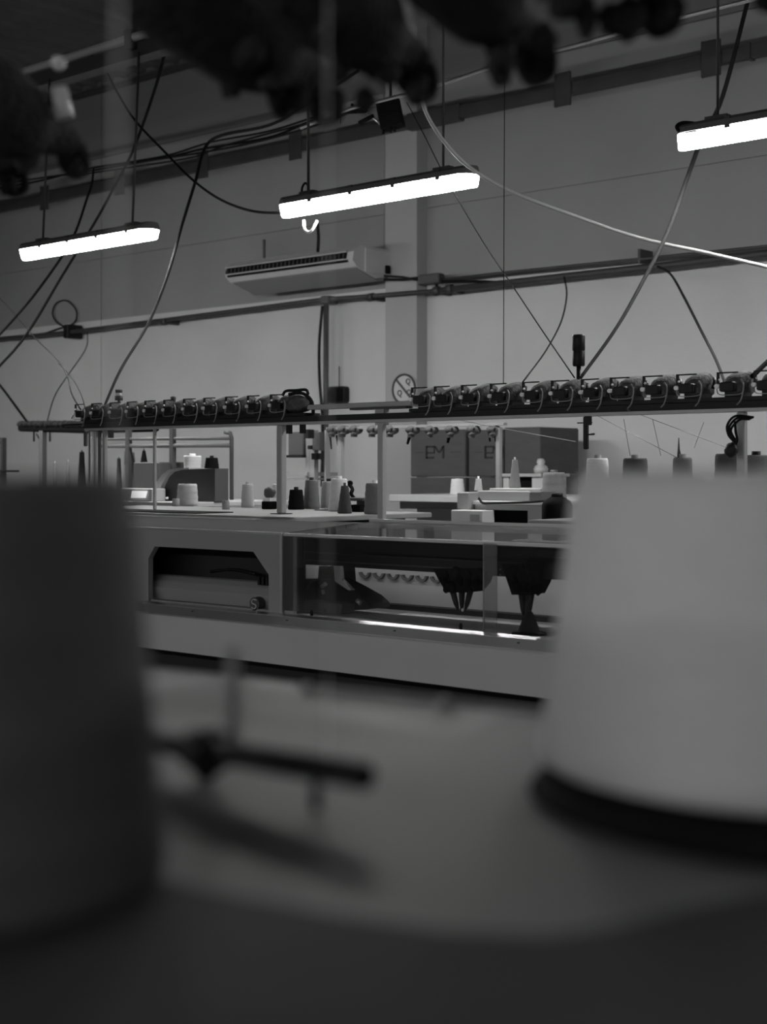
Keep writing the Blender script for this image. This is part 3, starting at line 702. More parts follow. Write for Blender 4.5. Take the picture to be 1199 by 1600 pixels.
MB().prism_xz([az(455, 905, 3.36), az(488, 905, 3.36), az(482, 918, 3.36), az(470, 945, 3.36), az(462, 925, 3.36)], 3.35, 3.40).box(AX(455, 3.4), AX(480, 3.4), 3.40, 3.45, zA + 0.01, zz(470, 925, 3.4)).build('side_block', M['box'], crg)
MB().prism_xz([az(463, 922, 3.3), az(474, 925, 3.3), az(475, 942, 3.3), az(470, 948, 3.3)], 3.29, 3.30).build('tongue', M['mlight'], crg)
# hanging yarn carriers
def carrier(xc, yt, yb, wt, tip_w, n, prongs, lab):
    e = bpy.data.objects.new('yarn_carrier', None); COL.objects.link(e); e.parent = km
    e.location = W(xc, yb, n) - Vector(km.location)
    yb2 = yt + (yb - yt) * 0.55
    mb = MB()
    L = [az(xc - wt / 2, yt, n), az(xc + wt / 2, yt, n), az(xc + wt * 0.42, yt + (yb2 - yt) * .6, n), az(xc + wt * 0.25, yb2, n), az(xc - wt * 0.22, yb2, n), az(xc - wt * 0.36, yt + (yb2 - yt) * .5, n)]
    mb.prism_xz(L, n - 0.03, n + 0.05)
    for k in range(14):
        p = W(xc + random.uniform(-wt * .38, wt * .38), random.uniform(yt + 2, yb2 - 6), n - 0.03)
        mb.blob(p, 0.013, 0.012, 0.016, None, 8, 6, 0.3)
    mb.build('body', M['blackm'], e)
    for dx in prongs:
        MB().tube([W(xc + dx, yb2 - 4, n - 0.02), W(xc + dx * 0.6, yb2 + (yb - yb2) * 0.6, n - 0.02), W(xc + dx * 0.35, yb, n - 0.02)], [0.010, 0.008, 0.003], 8).build('prong', M['black'], e)
    MB().blob(W(xc + 1, yb - 2, n - 0.03), 0.004, 0.004, 0.005).build('tip', M['white'], e)
carrier(722, 888, 955, 72, 10, 3.38, (-15, 0, 14), '')
carrier(822, 880, 968, 58, 10, 3.36, (-7, 4, 9), '')
MB().prism_xz([az(757, 868, 3.37), az(880, 872, 3.37), az(880, 905, 3.37), az(845, 905, 3.37), az(800, 893, 3.37), az(778, 893, 3.37), az(757, 890, 3.37)], 3.36, 3.40).build('carrier_block', M['black'], km)
bt = MB()
for (px, py) in [(782, 890), (790, 890), (782, 898), (790, 897), (823, 893), (830, 892), (838, 888), (823, 900), (831, 901), (840, 897), (823, 907), (846, 888), (841, 907), (815, 905)]:
    bt.blob(W(px, py, 3.355), 0.0026, 0.0026, 0.0026, None, 6, 4)
q = bt.build('rivet', M['wire'], km); q['kind'] = 'stuff'
pb = W(827, 996, 3.12)
MB().lathe([(0.050, 0), (0.046, 0.010), (0.030, 0.014), (0.022, 0.035), (0.012, 0.060), (0.006, 0.068)], (pb.x, pb.y, CZ - 0.444), 14).build('cone_foot', M['blackm'], km)
for px, py in ((489, 960), (722, 988)):
    p = W(px, py, 3.03); MB().lathe([(0.004, 0), (0.005, 0.012), (0.003, 0.018)], (p.x, 3.025, CZ - 0.43), 8).build('catch', M['black'], km)
# table tray
XT1 = AX(560, 4.0)
MB().box(XM0, XT1, 3.40, 4.45, ZT - 0.02, ZT, 0.003).build('yarn_table', M['mtop'], km)
MB().box(XT1 + 0.001, XM1, 3.457, 3.475, CZ - 0.188, CZ - 0.172).build('back_sill', M['mgrey'], km)
for a_ in (xs_ + 0.02, (xs_ + gx1) / 2 + 0.3, gx1 - 0.03): MB().box(a_, a_ + 0.015, 3.457, 3.475, CZ - 0.225, CZ - 0.172).build('lid_bracket', M['mdark'], km)
MB().box(XM0, XT1 - 0.05, 4.30, 4.34, CZ - 0.345, ZT - 0.02).build('table_support', M['mdark'], km)
MB().box(AX(900, 4.3), XM1, 4.0, 4.7, ZT - 0.02, ZT, 0.003).build('yarn_table', M['mtop'], km)
# rail
NR = 4.0
RZ0, RZ1 = CZ + 0.180, CZ + 0.213
XR0, XR1 = AX(140, NR), -1.55
MB().box(XR0, XR1, NR - 0.03, NR + 0.03, RZ0, RZ0 + 0.010).build('feeder_rail', M['post'], km)
MB().box(XR0, XR1, NR - 0.025, NR + 0.03, RZ0 + 0.010, RZ1).build('rail_web', M['mdark'], km)
MB().box(XR0, XR0 + (AX(487, NR) - XR0), NR - 0.04, NR + 0.05, RZ1, RZ1 + 0.012).build('feeder_tray', M['black'], km)
MB().box(AX(650, NR), XR1, NR - 0.04, NR + 0.05, RZ1, RZ1 + 0.012).build('feeder_tray', M['black'], km)
MB().box(AX(484, NR), AX(662, NR), NR - 0.015, NR + 0.02, RZ1 + 0.024, RZ1 + 0.043, 0.002).build('bridge_bar', M['post'], km)
MB().box(AX(103, NR), XR0 + 0.02, NR - 0.02, NR + 0.02, RZ0 + 0.026, RZ0 + 0.034).build('end_plate', M['black'], km)
MB().tube([W(112, 654, NR), W(118, 642, NR), W(124, 640, NR)], 0.003, 5).build('end_hook', M['wire'], km)
def post(px, n, w, z0_, z1_, m='post', nm='post'):
    a = AX(px, n)
    return MB().box(a - w / 2, a + w / 2, n - w / 2, n + w / 2, z0_, z1_, 0.003).build(nm, M[m], km)
for px, n, w in ((242, NR, 0.014), (440, NR, 0.030), (597, NR, 0.026), (1160, NR, 0.026)):
    post(px, n, w, (ZT if px < 500 else CZ - 0.345), RZ0)
post(444, NR + 0.05, 0.016, ZT, RZ0); post(916, NR, 0.016, CZ + 0.07, RZ0, 'black')
for px, w, m in ((134, 0.016, 'steel'), (143, 0.022, 'alu'), (150, 0.018, 'post'), (156, 0.014, 'steel'), (164, 0.020, 'mgrey')):
    post(px, NR, w, (ZT if px != 134 else RZ0 - 0.07), RZ0, m, 'end_post')
MB().box(AX(552, NR), AX(640, NR), NR - 0.02, NR + 0.02, RZ1 + 0.016, RZ1 + 0.024).build('post_bracket', M['steel'], km)
MB().box(AX(590, NR), AX(604, NR), NR - 0.015, NR + 0.015, RZ0 - 0.01, RZ1 + 0.02).build('post_head', M['post'], km)
for px in (176, 455, 476, 922):
    a = AX(px, NR); MB().box(a - 0.008, a + 0.008, NR - 0.02, NR - 0.0, RZ0 - (0.035 if px < 900 else 0.03), RZ0).build('stop', M['black'], km)
p = W(917, 670, NR)
MB().box(p.x - 0.035, p.x + 0.02, NR - 0.004, NR + 0.004, p.z + 0.018, p.z + 0.022).tube([(p.x, NR, p.z + 0.02), (p.x - 0.002, NR, p.z - 0.02), (p.x + 0.03, NR, p.z - 0.018)], 0.004, 6).build('guide_hook', M['black'], km)
# feeder unit prototype: local coordinates, x along the rail, y away from the viewer, z up; stands on the tray
def make_unit():
    e = bpy.data.objects.new('yarn_feeder', None); COL.objects.link(e)
    b = MB()
    prof_ = [(-0.034, 0.012), (-0.034, 0.040), (-0.020, 0.058), (0.008, 0.070), (0.034, 0.078), (0.052, 0.068), (0.058, 0.040), (0.054, 0.010)]
    n = len(prof_); vs = []
    for (xx, sc) in ((-0.026, 0.80), (-0.019, 0.95), (-0.008, 1.0), (0.008, 1.0), (0.019, 0.95), (0.026, 0.80)):
        for (yy, z_) in prof_: vs.append((xx, 0.01 + (yy - 0.01) * sc, 0.04 + (z_ - 0.04) * sc))
    fs = [tuple(range(n)), tuple(range(5 * n, 6 * n))[::-1]]
    for l in range(5):
        for i in range(n): j = (i + 1) % n; fs.append((l * n + i, l * n + j, (l + 1) * n + j, (l + 1) * n + i))
    b.add(vs, fs, True)
    for k in range(7): b.blob((random.uniform(-.02, .02), random.uniform(-.01, .045), random.uniform(.045, .068)), .011, .012, .009, None, 7, 5, 0.4)
    b.build('housing', M['feeder'], e)
    MB().box(-0.028, 0.012, -0.052, -0.030, 0.014, 0.042, 0.003).build('motor_box', M['black'], e)
    MB().box(-0.034, 0.020, -0.048, -0.042, 0.066, 0.070).box(-0.036, -0.030, -0.048, -0.042, 0.036, 0.070).build('bracket', M['black'], e)
    MB().tube([(-0.034, -0.054, 0.030), (-0.034, -0.046, 0.030)], 0.0065, 10).blob((-0.026, -0.052, 0.048), 0.0035, 0.0035, 0.0035, None, 8, 6).build('eyelet', M['white'], e)
    MB().tube([(0.028, -0.050, 0.048), (0.036, -0.052, 0.034), (0.036, -0.054, 0.010), (0.030, -0.054, -0.012), (0.018, -0.05, -0.024)], 0.0020, 5, spline=3).tube([(-0.034, -0.05, 0.022), (-0.028, -0.055, 0.008), (-0.01, -0.056, 0.004), (0.028, -0.054, 0.006), (0.036, -0.052, 0.016)], 0.0016, 5, spline=3).build('guide_wire', M['wire'], e)
    MB().box(-0.022, 0.022, -0.03, 0.04, -0.0, 0.016).build('foot', M['black'], e)
    MB().tube([(0.034, 0.03, 0.060), (0.040, 0.02, 0.050), (0.044, 0.0, 0.030)], 0.005, 6).build('lever', M['black'], e)
    return e
unit = make_unit()
sp = None
xsR = [672, 709, 752, 797, 848, 893, 941, 985, 1037, 1090, 1153]
xsL = [142, 168, 197, 224, 252, 282, 313, 345, 379, 414, 450]
first = True
for px in xsR + xsL + [1212]:
    e = unit if first else copy_tree(unit)
    first = False
    e.parent = km
    e.location = Vector((AX(px, NR), NR, RZ1 + 0.012)) - Vector(km.location)
    e.rotation_euler.z = R(random.uniform(-4, 4)); e.scale = (1.22, 1.2, 1.08)
# bigger end unit on the left group
q = MB().blob((AX(466, NR), NR + 0.0, RZ1 + 0.048), 0.075, 0.05, 0.034, None, 18, 10, 0.08)
q.build('end_motor', M['feeder'], km)
q = MB().tube([W(442, 618, NR), W(447, 611, NR), W(462, 610, NR), W(478, 609, NR), W(482, 616, NR)], 0.006, 7, spline=4).tube([W(452, 616, NR), W(470, 614, NR), W(484, 622, NR), W(489, 634, NR), W(489, 650, NR), W(483, 659, NR)], 0.007, 7, spline=4)
q.build('cable_hoop', M['greyc'], km)
# signal tower of the main machine
p = W(892, 600, NR)
MB().tube([(p.x, NR + 0.05, RZ1), (p.x, NR + 0.05, zz(892, 573, NR + 0.05))], 0.008, 8).build('tower_stem', M['black'], km)
zt0, zt2 = zz(892, 573, NR + 0.05), zz(892, 524, NR + 0.05)
MB().lathe([(0.018, 0), (0.021, 0.004), (0.021, 0.05), (0.0195, 0.052), (0.0215, 0.054), (0.0215, (zt2 - zt0) - 0.004), (0.019, zt2 - zt0)], (p.x, NR + 0.05, zt0), 20).build('signal_tower', M['black'], km)
p = W(172, 628, NR)
MB().tube([(p.x, NR + 0.05, RZ1), (p.x, NR + 0.05, zz(172, 625, NR))], 0.006, 8).lathe([(0.018, 0), (0.018, 0.02)], (p.x, NR + 0.05, zz(172, 625, NR)), 14).build('signal_lamp', M['black'], km)
MB().lathe([(0.012, 0), (0.012, 0.014)], (p.x, NR + 0.05, zz(172, 625, NR) + 0.02), 14).build('signal_band', M['white'], km)
MB().lathe([(0.015, 0), (0.017, 0.014)], (p.x, NR + 0.05, zz(172, 625, NR) + 0.034), 14).build('signal_cap', M['black'], km)
p = W(271, 624, NR + 0.05)
MB().lathe([(0.008, -0.04), (0.011, 0), (0.013, 0.006), (0.011, 0.012)], (p.x, p.y, p.z), 12).build('knob', M['box'], km)
# coil of cable by the right post
q = MB()
for dd, dn in ((0, 0), (3, .01), (6, .02)):
    q.tube([W(1178 - dd, 652 + dd / 2, NR - 0.02 - dn), W(1150 + dd, 650 + dd, NR - 0.02 - dn), W(1137 + dd, 664 + dd, NR - 0.02 - dn), W(1139 + dd, 680, NR - 0.02 - dn), W(1148 + dd / 2, 692, NR - 0.02 - dn), W(1146, 708, NR - 0.02 - dn)], 0.0038, 7, spline=5)
q.tube([W(1149, 658, NR - .05), W(1150, 675, NR - .05), W(1152, 690, NR - .05), W(1140, 708, NR - .05)], 0.004, 7, spline=4)
q.build('cable_coil', M['rubber'], km)
MB().blob(W(1144, 703, NR - 0.05), 0.022, 0.02, 0.022, None, 10, 8, .3).build('connector', M['black'], km)

# things on the main machine's table
cone_px(293, 756, 790, 30, 34, 'yl', 'pale yarn cone with a dark tip in front of the curved grey cover', core='black', coreh=0.004)
cone_px(514, 752, 794, 22, 27, 'yl', 'pale yarn cone on a black base, right of the grey cone on the machine table', core='blackm')
cone_px(487, 750, 795, 20, 27, 'yg', 'mid-grey yarn cone between the black cone and the pale cone', core='black')
cone_px(463, 765, 796, 21, 26, 'yb', 'black yarn cone beside the double post on the machine table', core='black')
cone_px(539, 759, 802, 12, 23, 'yd', 'slim dark grey yarn cone at the right end of the machine table group', core='box')
cone_px(387, 756, 793, 17, 21, 'yl', 'slim pale cone with a grey knob standing alone on the machine table', core='mgrey', coreh=0.010)
cone_px(434, 756, 793, 16, 18, 'yw', 'white yarn cone half hidden behind the double post')
cone_px(586, 755, 792, 29, 34, 'yg', 'broad grey yarn cone behind the single post', n=4.15)
cone_px(530, 748, 790, 26, 34, 'yw', 'white yarn cone just behind the slim dark grey cone', n=4.36)
def boxthing(name, label, cat, x0, x1, y0, y1, n, m, depth=0.12, H=None, parts=None, ch=0.004):
    a0, a1 = AX(x0, n), AX(x1, n)
    z1_ = (W(x0, y0, n).z + W(x1, y0, n).z) / 2; z0_ = (W(x0, y1, n).z + W(x1, y1, n).z) / 2
    if H is not None: z0_ = CZ - H
    o = MB().box(a0, a1, n, n + depth, z0_, z1_, ch).build(name, M[m])
    return tag(o, label, cat)
def jar(x, yt, yb, w, m, name, label, cat, n=None, H=0.17):
    if n is None: n = n_on(x, yb, H)
    zd = zdepth(x, n); r = w / 2 / F * zd; h = CZ + (735 - yt) / F * zd - (CZ - H)
    a = AX(x, n)
    o = MB().lathe([(r * 0.95, 0), (r, 0.004), (r, h * 0.8), (r * 0.9, h * 0.86), (r * 0.92, h)], (a, n, CZ - H), 18).build(name, M[m])
    return tag(o, label, cat)
jar(275, 779, 791, 12, 'mgrey', 'thread_spool', 'tiny grey spool left of the pale cone on the machine table', 'spool')
jar(353, 782, 796, 12, 'mgrey', 'thread_spool', 'tiny grey spool standing alone right of the pale cone', 'spool')
o = thing('small_device', 'small dark device with a white band beside the white cone', 'device', (AX(421, 4.36), 4.36, ZT))
a = AX(421, 4.36)
MB().box(a - 0.03, a + 0.02, 4.34, 4.39, ZT, ZT + 0.035, 0.003).build('base', M['blackm'], o)
MB().box(a - 0.024, a + 0.018, 4.345, 4.385, ZT + 0.035, ZT + 0.050).build('band', M['white'], o)
MB().blob((a - 0.003, 4.365, ZT + 0.073), 0.030, 0.024, 0.026, None, 12, 8, 0.15).build('head', M['box'], o)
o = thing('black_clamp', 'black clamp tool lying behind the slim dark grey cone', 'clamp', (AX(558, 4.4), 4.35, ZT))
MB().box(AX(548, 4.35), AX(575, 4.35), 4.30, 4.40, ZT, ZT + 0.028, 0.003).build('base', M['blackm'], o)
MB().box(AX(546, 4.35), AX(580, 4.35), 4.30, 4.42, ZT + 0.045, ZT + 0.058, 0.003).box(AX(560, 4.35), AX(568, 4.35), 4.34, 4.37, ZT + 0.028, ZT + 0.046).build('plate', M['box'], o)
MB().tube([W(545, 756, 4.4), W(551, 764, 4.38), W(549, 772, 4.36), W(556, 781, 4.36)], 0.008, 6, spline=4).blob(W(547, 755, 4.4), 0.014, 0.012, 0.012).build('handle', M['blackm'], o)
for (x, l) in ((514, 'thin black disc under the pale cone on the machine table'), (440, 'thin black disc at the foot of the double post')):
    n = n_on(x, 797, 0.17) if x == 514 else 3.92
    tag(MB().lathe([(0.042, 0), (0.044, 0.001), (0.044, 0.0022)], (AX(x, n), n - (0.03 if x == 514 else 0), ZT), 20).build('base_disc', M['blackm']), l, 'disc')
tag(MB().box(AX(205, 4.05), AX(330, 3.78), 3.70, 3.90, ZT, ZT + 0.004).build('black_ruler', M['blackm']), 'thin black sheet lying at the left front of the machine table', 'sheet')
# cones behind the big pale cone, on the machine's right-hand table
for (x, yt, wt, wb, yn, cr, lb) in ((934, 716, 34, 40, 'yw', 'mgrey', 'white yarn cone peeping over the big pale cone, leftmost of the row'),
        (993, 716, 38, 44, 'yd', 'mgrey', 'dark grey yarn cone with a pale crown over the big pale cone, second from left'),
        (1067, 715, 30, 34, 'yg', 'mgrey', 'grey yarn cone with a spike over the big pale cone, middle of the row'),
        (1140, 709, 44, 48, 'yd', 'black', 'broad charcoal yarn cone just left of the rail post'),
        (1182, 711, 42, 46, 'yg', 'black', 'broad charcoal yarn cone at the right edge')):
    c = cone_px(x, yt, 805, wt, wb, yn, lb, n=4.22 if x < 1150 else 4.12, core=cr, coreh=0.012)
    if x in (1067,):
        p = W(1061, 700, 4.22); MB().tube([W(1062, 716, 4.22), W(1061, 702, 4.22), W(1061, 684, 4.22)], [0.008, 0.004, 0.0015], 6).build('spike', M['box'], c)
for i, (x0p, y0p, x1p, y1p) in enumerate(((925, 645, 1060, 716), (980, 640, 1180, 716), (700, 640, 1000, 716), (975, 655, 985, 712), (1020, 655, 1033, 712), (1100, 660, 1085, 700), (775, 655, 1120, 720))):
    if i in (2, 6): continue
    tag(MB().tube([W(x0p, y0p, NR - 0.03), W(x1p, y1p, 4.22)], 0.0011, 5).build('yarn_thread', M['wire']), 'faint yarn threads strung between the right-hand feeders and the cones below', 'thread', 'yarn threads on the right')
tag(MB().tube([W(640, 640, NR - 0.03), W(760, 665, 4.1), W(900, 690, 4.2)], 0.0014, 5).build('yarn_thread', M['yl']), 'pale yarn thread crossing in front of the cartons', 'thread')

# ------------------------------------------------------------------ machines behind
# machine with curved cover at left
NBk = 5.25
mb_ = thing('grey_machine', 'grey machine with a curved end cover behind the left half of the table', 'machine', (AX(260, 5.4), 5.5, 0))
xb1 = AX(345, 5.3)
MB().box(-11.0, xb1, 5.15, 5.9, 0, ZT - 0.03).build('body', M['mgrey'], mb_)
MB().box(-11.0, xb1, 5.10, 5.9, ZT - 0.03, ZT - 0.003, 0.004).build('top', M['mlight'], mb_)
cv = [(248, 783), (252, 770), (257, 757), (263, 745), (271, 737), (283, 734), (300, 733), (336, 732), (336, 784)]
MB().prism_xz([az(x, y, NBk) for x, y in cv], NBk, NBk + 0.10).build('end_cover', M['box'], mb_)
rim = [W(x, y, NBk - 0.01) for x, y in cv[:7]]
off = [W(x, y, NBk - 0.01) for x, y in ((240, 783), (243, 768), (249, 753), (257, 742), (268, 734), (282, 731.5), (300, 731))]
rm = MB()
for i in range(6):
    pl = [(rim[i].x, rim[i].z), (rim[i + 1].x, rim[i + 1].z), (off[i + 1].x, off[i + 1].z), (off[i].x, off[i].z)]
    rm.prism_xz(pl, NBk - 0.03, NBk + 0.11)
rm.build('cover_rim', M['mlight'], mb_)
MB().box(AX(205, 5.2), AX(255, 5.2), 5.12, 5.22, ZT - 0.003, zz(230, 763, 5.2), 0.004).build('control_panel', M['mlight'], mb_)
MB().prism_xz([az(205, 778, 5.11), az(207, 767, 5.11), az(229, 767, 5.11), az(226, 778, 5.11)], 5.105, 5.118).build('screen', M['screen'], mb_)
MB().lathe([(0.008, 0), (0.008, 0.012)], tuple(W(261, 780, 5.2)), 10).build('button', M['white'], mb_)
MB().box(AX(208, 5.6), AX(250, 5.6), 5.6, 5.9, ZT - 0.003, zz(230, 722, 5.6), 0.006).build('motor_case', M['box'], mb_)
for yy in (686, 697):
    MB().tube([W(160, yy, 5.7), W(362, yy - 1 if yy < 690 else yy - 1, 5.7)], 0.010 if yy < 690 else 0.013, 8).build('rail', M['hous'], mb_)
MB().tube([W(362, 782, 5.7), W(362, 684, 5.7), W(360, 677, 5.7), W(352, 675, 5.7)], 0.0125, 8).build('post', M['steel'], mb_)
for px, yt in ((201, 668), (270, 668)):
    MB().box(AX(px, 5.7) - 0.015, AX(px, 5.7) + 0.015, 5.685, 5.715, ZT - 0.003, zz(px, yt, 5.7)).build('post', M['box'], mb_)
ZTB = 0.173
cone_px(301, 712, 731, 28, 26, 'yw', 'white yarn cone standing on the curved grey cover', n=5.30, H=(735 - 732.4) / F * -zdepth(300, 5.30), core='white')
cone_px(331, 715, 732, 19, 23, 'yb', 'black yarn cone standing on the curved grey cover', n=5.30, H=(735 - 732.0) / F * -zdepth(331, 5.30), core='black')
cone_px(225, 704, 722, 5, 11, 'yb', 'small black cone on the dark motor case', n=5.7, H=CZ - zz(230, 722, 5.6), core='black')
for (x, yt, wt, wb, yn, lb) in ((128, 706, 5, 11, 'yb', 'small black cone left of the bundle of end posts'), (200, 704, 9, 15, 'yg', 'grey yarn cone just right of the end posts'), (186, 716, 5, 8, 'yd', 'tiny dark cone at the foot of the end posts'),
                                (86, 722, 4, 6, 'yg', 'tiny grey spool left over the dark cone, left of two'), (106, 721, 4, 6, 'yg', 'tiny grey spool left over the dark cone, right of two'), (208, 706, 5, 8, 'yg', 'slim grey cone beside the dark motor case')):
    cone_px(x, yt, 783, max(wt, wb * 0.7), wb * 1.3, yn, lb, n=5.75, H=ZTB, core='mgrey' if yn != 'yb' else 'black')
# far-left rail with bunched feeders
fl = thing('distant_feeder_rail', 'distant dark feeder rail on posts at the far left', 'feeder rail', tuple(W(67, 740, 6.5)))
MB().tube([W(32, 669, 6.5), W(140, 672, 6.5), W(245, 669, 6.5)], 0.026, 8).build('rail', M['blackm'], fl)
for k in range(26):
    px = 36 + k * 8.2
    p = W(px, 663, 6.5)
    MB().blob(p, 0.034, 0.05, 0.028, Matrix.Rotation(R(-12), 3, 'Y'), 9, 6, 0.25).build('yarn_feeder', M['lint'], fl)
MB().box(AX(67, 6.5) - 0.022, AX(67, 6.5) + 0.022, 6.48, 6.52, 0.0, zz(67, 672, 6.5)).build('post', M['hous'], fl)
for px in (53, 78): MB().tube([W(px, 674, 6.5), W(px, 690, 6.5)], 0.008, 6).build('hook', M['greyc'], fl)
MB().tube([W(57, 678, 6.5), W(64, 690, 6.5)], 0.006, 6).build('brace', M['greyc'], fl)
o = thing('short_post', 'short dark post with a cross arm at the left edge', 'post', tuple(W(5, 740, 6.8)))
MB().box(AX(5, 6.8) - 0.018, AX(5, 6.8) + 0.018, 6.78, 6.82, 0.0, zz(5, 684, 6.8)).build('post', M['steel'], o)
MB().box(AX(-20, 6.8), AX(6, 6.8), 6.79, 6.81, zz(5, 694, 6.8), zz(5, 689, 6.8)).build('arm', M['steel'], o)
MB().box(AX(-10, 6.75), AX(22, 6.75), 6.7, 6.8, zz(5, 738, 6.75), zz(5, 735, 6.75)).build('shelf', M['greyc'], o)
# machine behind the middle (white lid, feeder rail)
mm = thing('white_machine', 'distant white-topped knitting machine in front of the cartons', 'knitting machine', (AX(700, 7.1), 7.2, 0))
xa, xb = AX(608, 6.9), AX(905, 6.9)
MB().box(xa, xb, 6.9, 7.7, CZ - 0.20, CZ - 0.155, 0.004).build('lid', M['cabw'], mm)
MB().box(xa + 0.05, xb, 6.95, 7.65, 0, CZ - 0.20).build('body', M['mgrey'], mm)
MB().box(xa + 0.2, xb, 6.94, 6.955, CZ - 0.45, CZ - 0.24).build('opening', M['mdark'], mm)
NM = 6.0
rl = thing('distant_feeder_rail', 'distant row of grey yarn feeders hanging in front of the cartons', 'feeder rail', (AX(650, NM), NM, 0))
MB().box(AX(512, NM), AX(790, NM), NM - 0.015, NM + 0.015, zz(650, 668, NM), zz(650, 664, NM)).build('rail', M['mgrey'], rl)
pr = None
xm = [521, 538, 556, 584, 612, 645, 674, 706, 740, 772]
for i, px in enumerate(xm):
    p = W(px, 672, NM)
    if pr is None:
        e = bpy.data.objects.new('yarn_feeder', None); COL.objects.link(e); e.location = (0, 0, 0)
        MB().blob((0, 0, 0), 0.040, 0.045, 0.026, None, 12, 8, 0.12).blob((0.01, -.02, -.02), 0.02, 0.02, 0.014, None, 8, 6, 0.2).build('housing', M['feeder'], e)
        MB().blob((0.03, -0.035, 0.004), 0.008, 0.006, 0.009, None, 8, 6).build('eyelet', M['black'], e)
        MB().box(-0.012, 0.012, -0.03, 0.0, -0.040, -0.022).build('foot', M['box'], e)
        pr = e
    else: e = copy_tree(pr)
    e.parent = rl; e.location = p - Vector(rl.location)
for (px, y0p, y1p, dx, w) in ((516, 680, 702, 2, 0.007), (526, 680, 700, 3, 0.007), (642, 676, 694, -5, 0.012), (703, 676, 692, -3, 0.012), (764, 672, 690, 2, 0.008), (774, 672, 690, 1, 0.008)):
    MB().tube([W(px, y0p, NM), W(px + dx, y1p, NM)], [w, w * 0.6], 7).build('hook', M['blackm'], rl)
for px, w in ((533, 0.028), (780, 0.024)):
    MB().box(AX(px, NM) - w / 2, AX(px, NM) + w / 2, NM - w / 2, NM + w / 2, 0.0, zz(px, 668, NM)).build('post', M['post'], rl)
# cabinets between: white cabinet with black opening
NCb = 5.55
cb = thing('white_cabinet', 'white cabinet with a wide black opening behind the clear lid', 'cabinet', (AX(790, NCb), NCb + 0.3, 0))
xa, xb = AX(737, NCb), AX(851, NCb)
ztop = zz(790, 783, NCb)
oa, ob_ = AX(755, NCb), AX(825, NCb)
zo = zz(790, 797, NCb)
MB().box(xa, xb + 0.03, NCb - 0.02, NCb + 0.55, ztop - 0.018, ztop, 0.003).build('top', M['cabw'], cb)
MB().box(xa, oa, NCb, NCb + 0.5, 0, ztop - 0.018).box(ob_, xb, NCb, NCb + 0.5, 0, ztop - 0.018).box(oa, ob_, NCb, NCb + 0.5, zo, ztop - 0.018).box(oa, ob_, NCb + 0.4, NCb + 0.5, 0, zo).build('carcass', M['cabw'], cb)
MB().box(oa + 0.002, ob_ - 0.002, NCb + 0.02, NCb + 0.03, 0.2, zo).build('opening', M['blackm'], cb)
MB().tube([W(748, 778, NCb - .03), W(755, 786, NCb - .03), W(770, 786, NCb - .03), W(818, 785, NCb - .03), W(850, 783, NCb - .03)], 0.006, 6, spline=3).build('cable', M['greyc'], cb)
o = boxthing('grey_case', 'long light grey case lying on the white cabinet', 'case', 745, 828, 767, 782, NCb + 0.03, 'cabg', 0.3, H=CZ - ztop)
o = boxthing('grey_post_box', 'small upright grey box at the left end of the white cabinet', 'box', 714, 733, 769, 796, NCb - 0.05, 'cabg', 0.12)
zwb = W(724, 796, NCb - 0.05).z
o2 = thing('white_carton', 'white carton standing left of the black opening, its top below the small grey box', 'carton', (AX(730, NCb - .1), NCb, 0))
MB().box(AX(705, NCb - 0.12), AX(754, NCb - 0.12), NCb - 0.12, NCb + 0.2 - 0.22, 0, zwb - 0.001, 0.003).build('box', M['cabw'], o2)
MB().box(AX(735, NCb - 0.12), AX(750, NCb - 0.12), NCb - 0.122, NCb - 0.12, zwb - 0.05, zwb - 0.02).build('label_patch', M['cabg'], o2)
o = boxthing('dark_case', 'small dark grey box at the right end of the white cabinet', 'box', 828, 846, 768, 782, NCb + 0.03, 'box', 0.15, H=CZ - ztop)
zcs = (W(745, 767, NCb + 0.03).z + W(828, 767, NCb + 0.03).z) / 2; zc2 = CZ - zcs
o = tag(MB().box(AX(765, NCb + 0.05), AX(826, NCb + 0.05), NCb + 0.05, NCb + 0.30, zcs, zcs + 0.012, 0.002).build('white_tray', M['cabw']), 'thin white tray on top of the grey case', 'tray')
cone_px(715, 748, 773, 19, 23, 'yw', 'white yarn cone on the white machine top, left of the cabinet', n=6.95, H=0.155, coreh=0.002)
cone_px(748, 748, 767, 9, 13, 'yl', 'small pale cone on the grey case, threaded upward', n=5.61, H=zc2)
cone_px(805, 718, 768, 9, 18, 'yg', 'tall slim grey cone on the grey case in front of the cartons', n=5.72, H=zc2 - 0.012, core='mgrey')
cone_px(866, 738, 780, 34, 40, 'yg', 'wide light grey cone on the right end of the white cabinet', n=5.75, H=CZ - ztop, core='box')
n = 4.9
a = AX(871, n); zdd = zdepth(871, n)
o = thing('black_bottle', 'black bottle-shaped container with a short neck beside the big pale cone', 'container', (a, n, 1.15))
z0_ = 0.0
zb_ = CZ + (735 - 806) / F * zdd
MB().lathe([(0.062, -0.1), (0.064, 0.0), (0.064, 0.045), (0.055, 0.062), (0.028, 0.078), (0.024, 0.080)], (a, n, zb_), 22).build('body', M['blackm'], o)
MB().lathe([(0.025, 0.080), (0.025, 0.094), (0.018, 0.095)], (a, n, zb_), 16).build('neck', M['black'], o)
o = thing('side_stand', 'grey stand carrying the black container behind the machine', 'stand', (a, n, 0))
MB().box(a - 0.15, a + 0.35, n - 0.12, n + 0.25, 0, zb_ - 0.1, 0.004).build('body', M['box'], o)
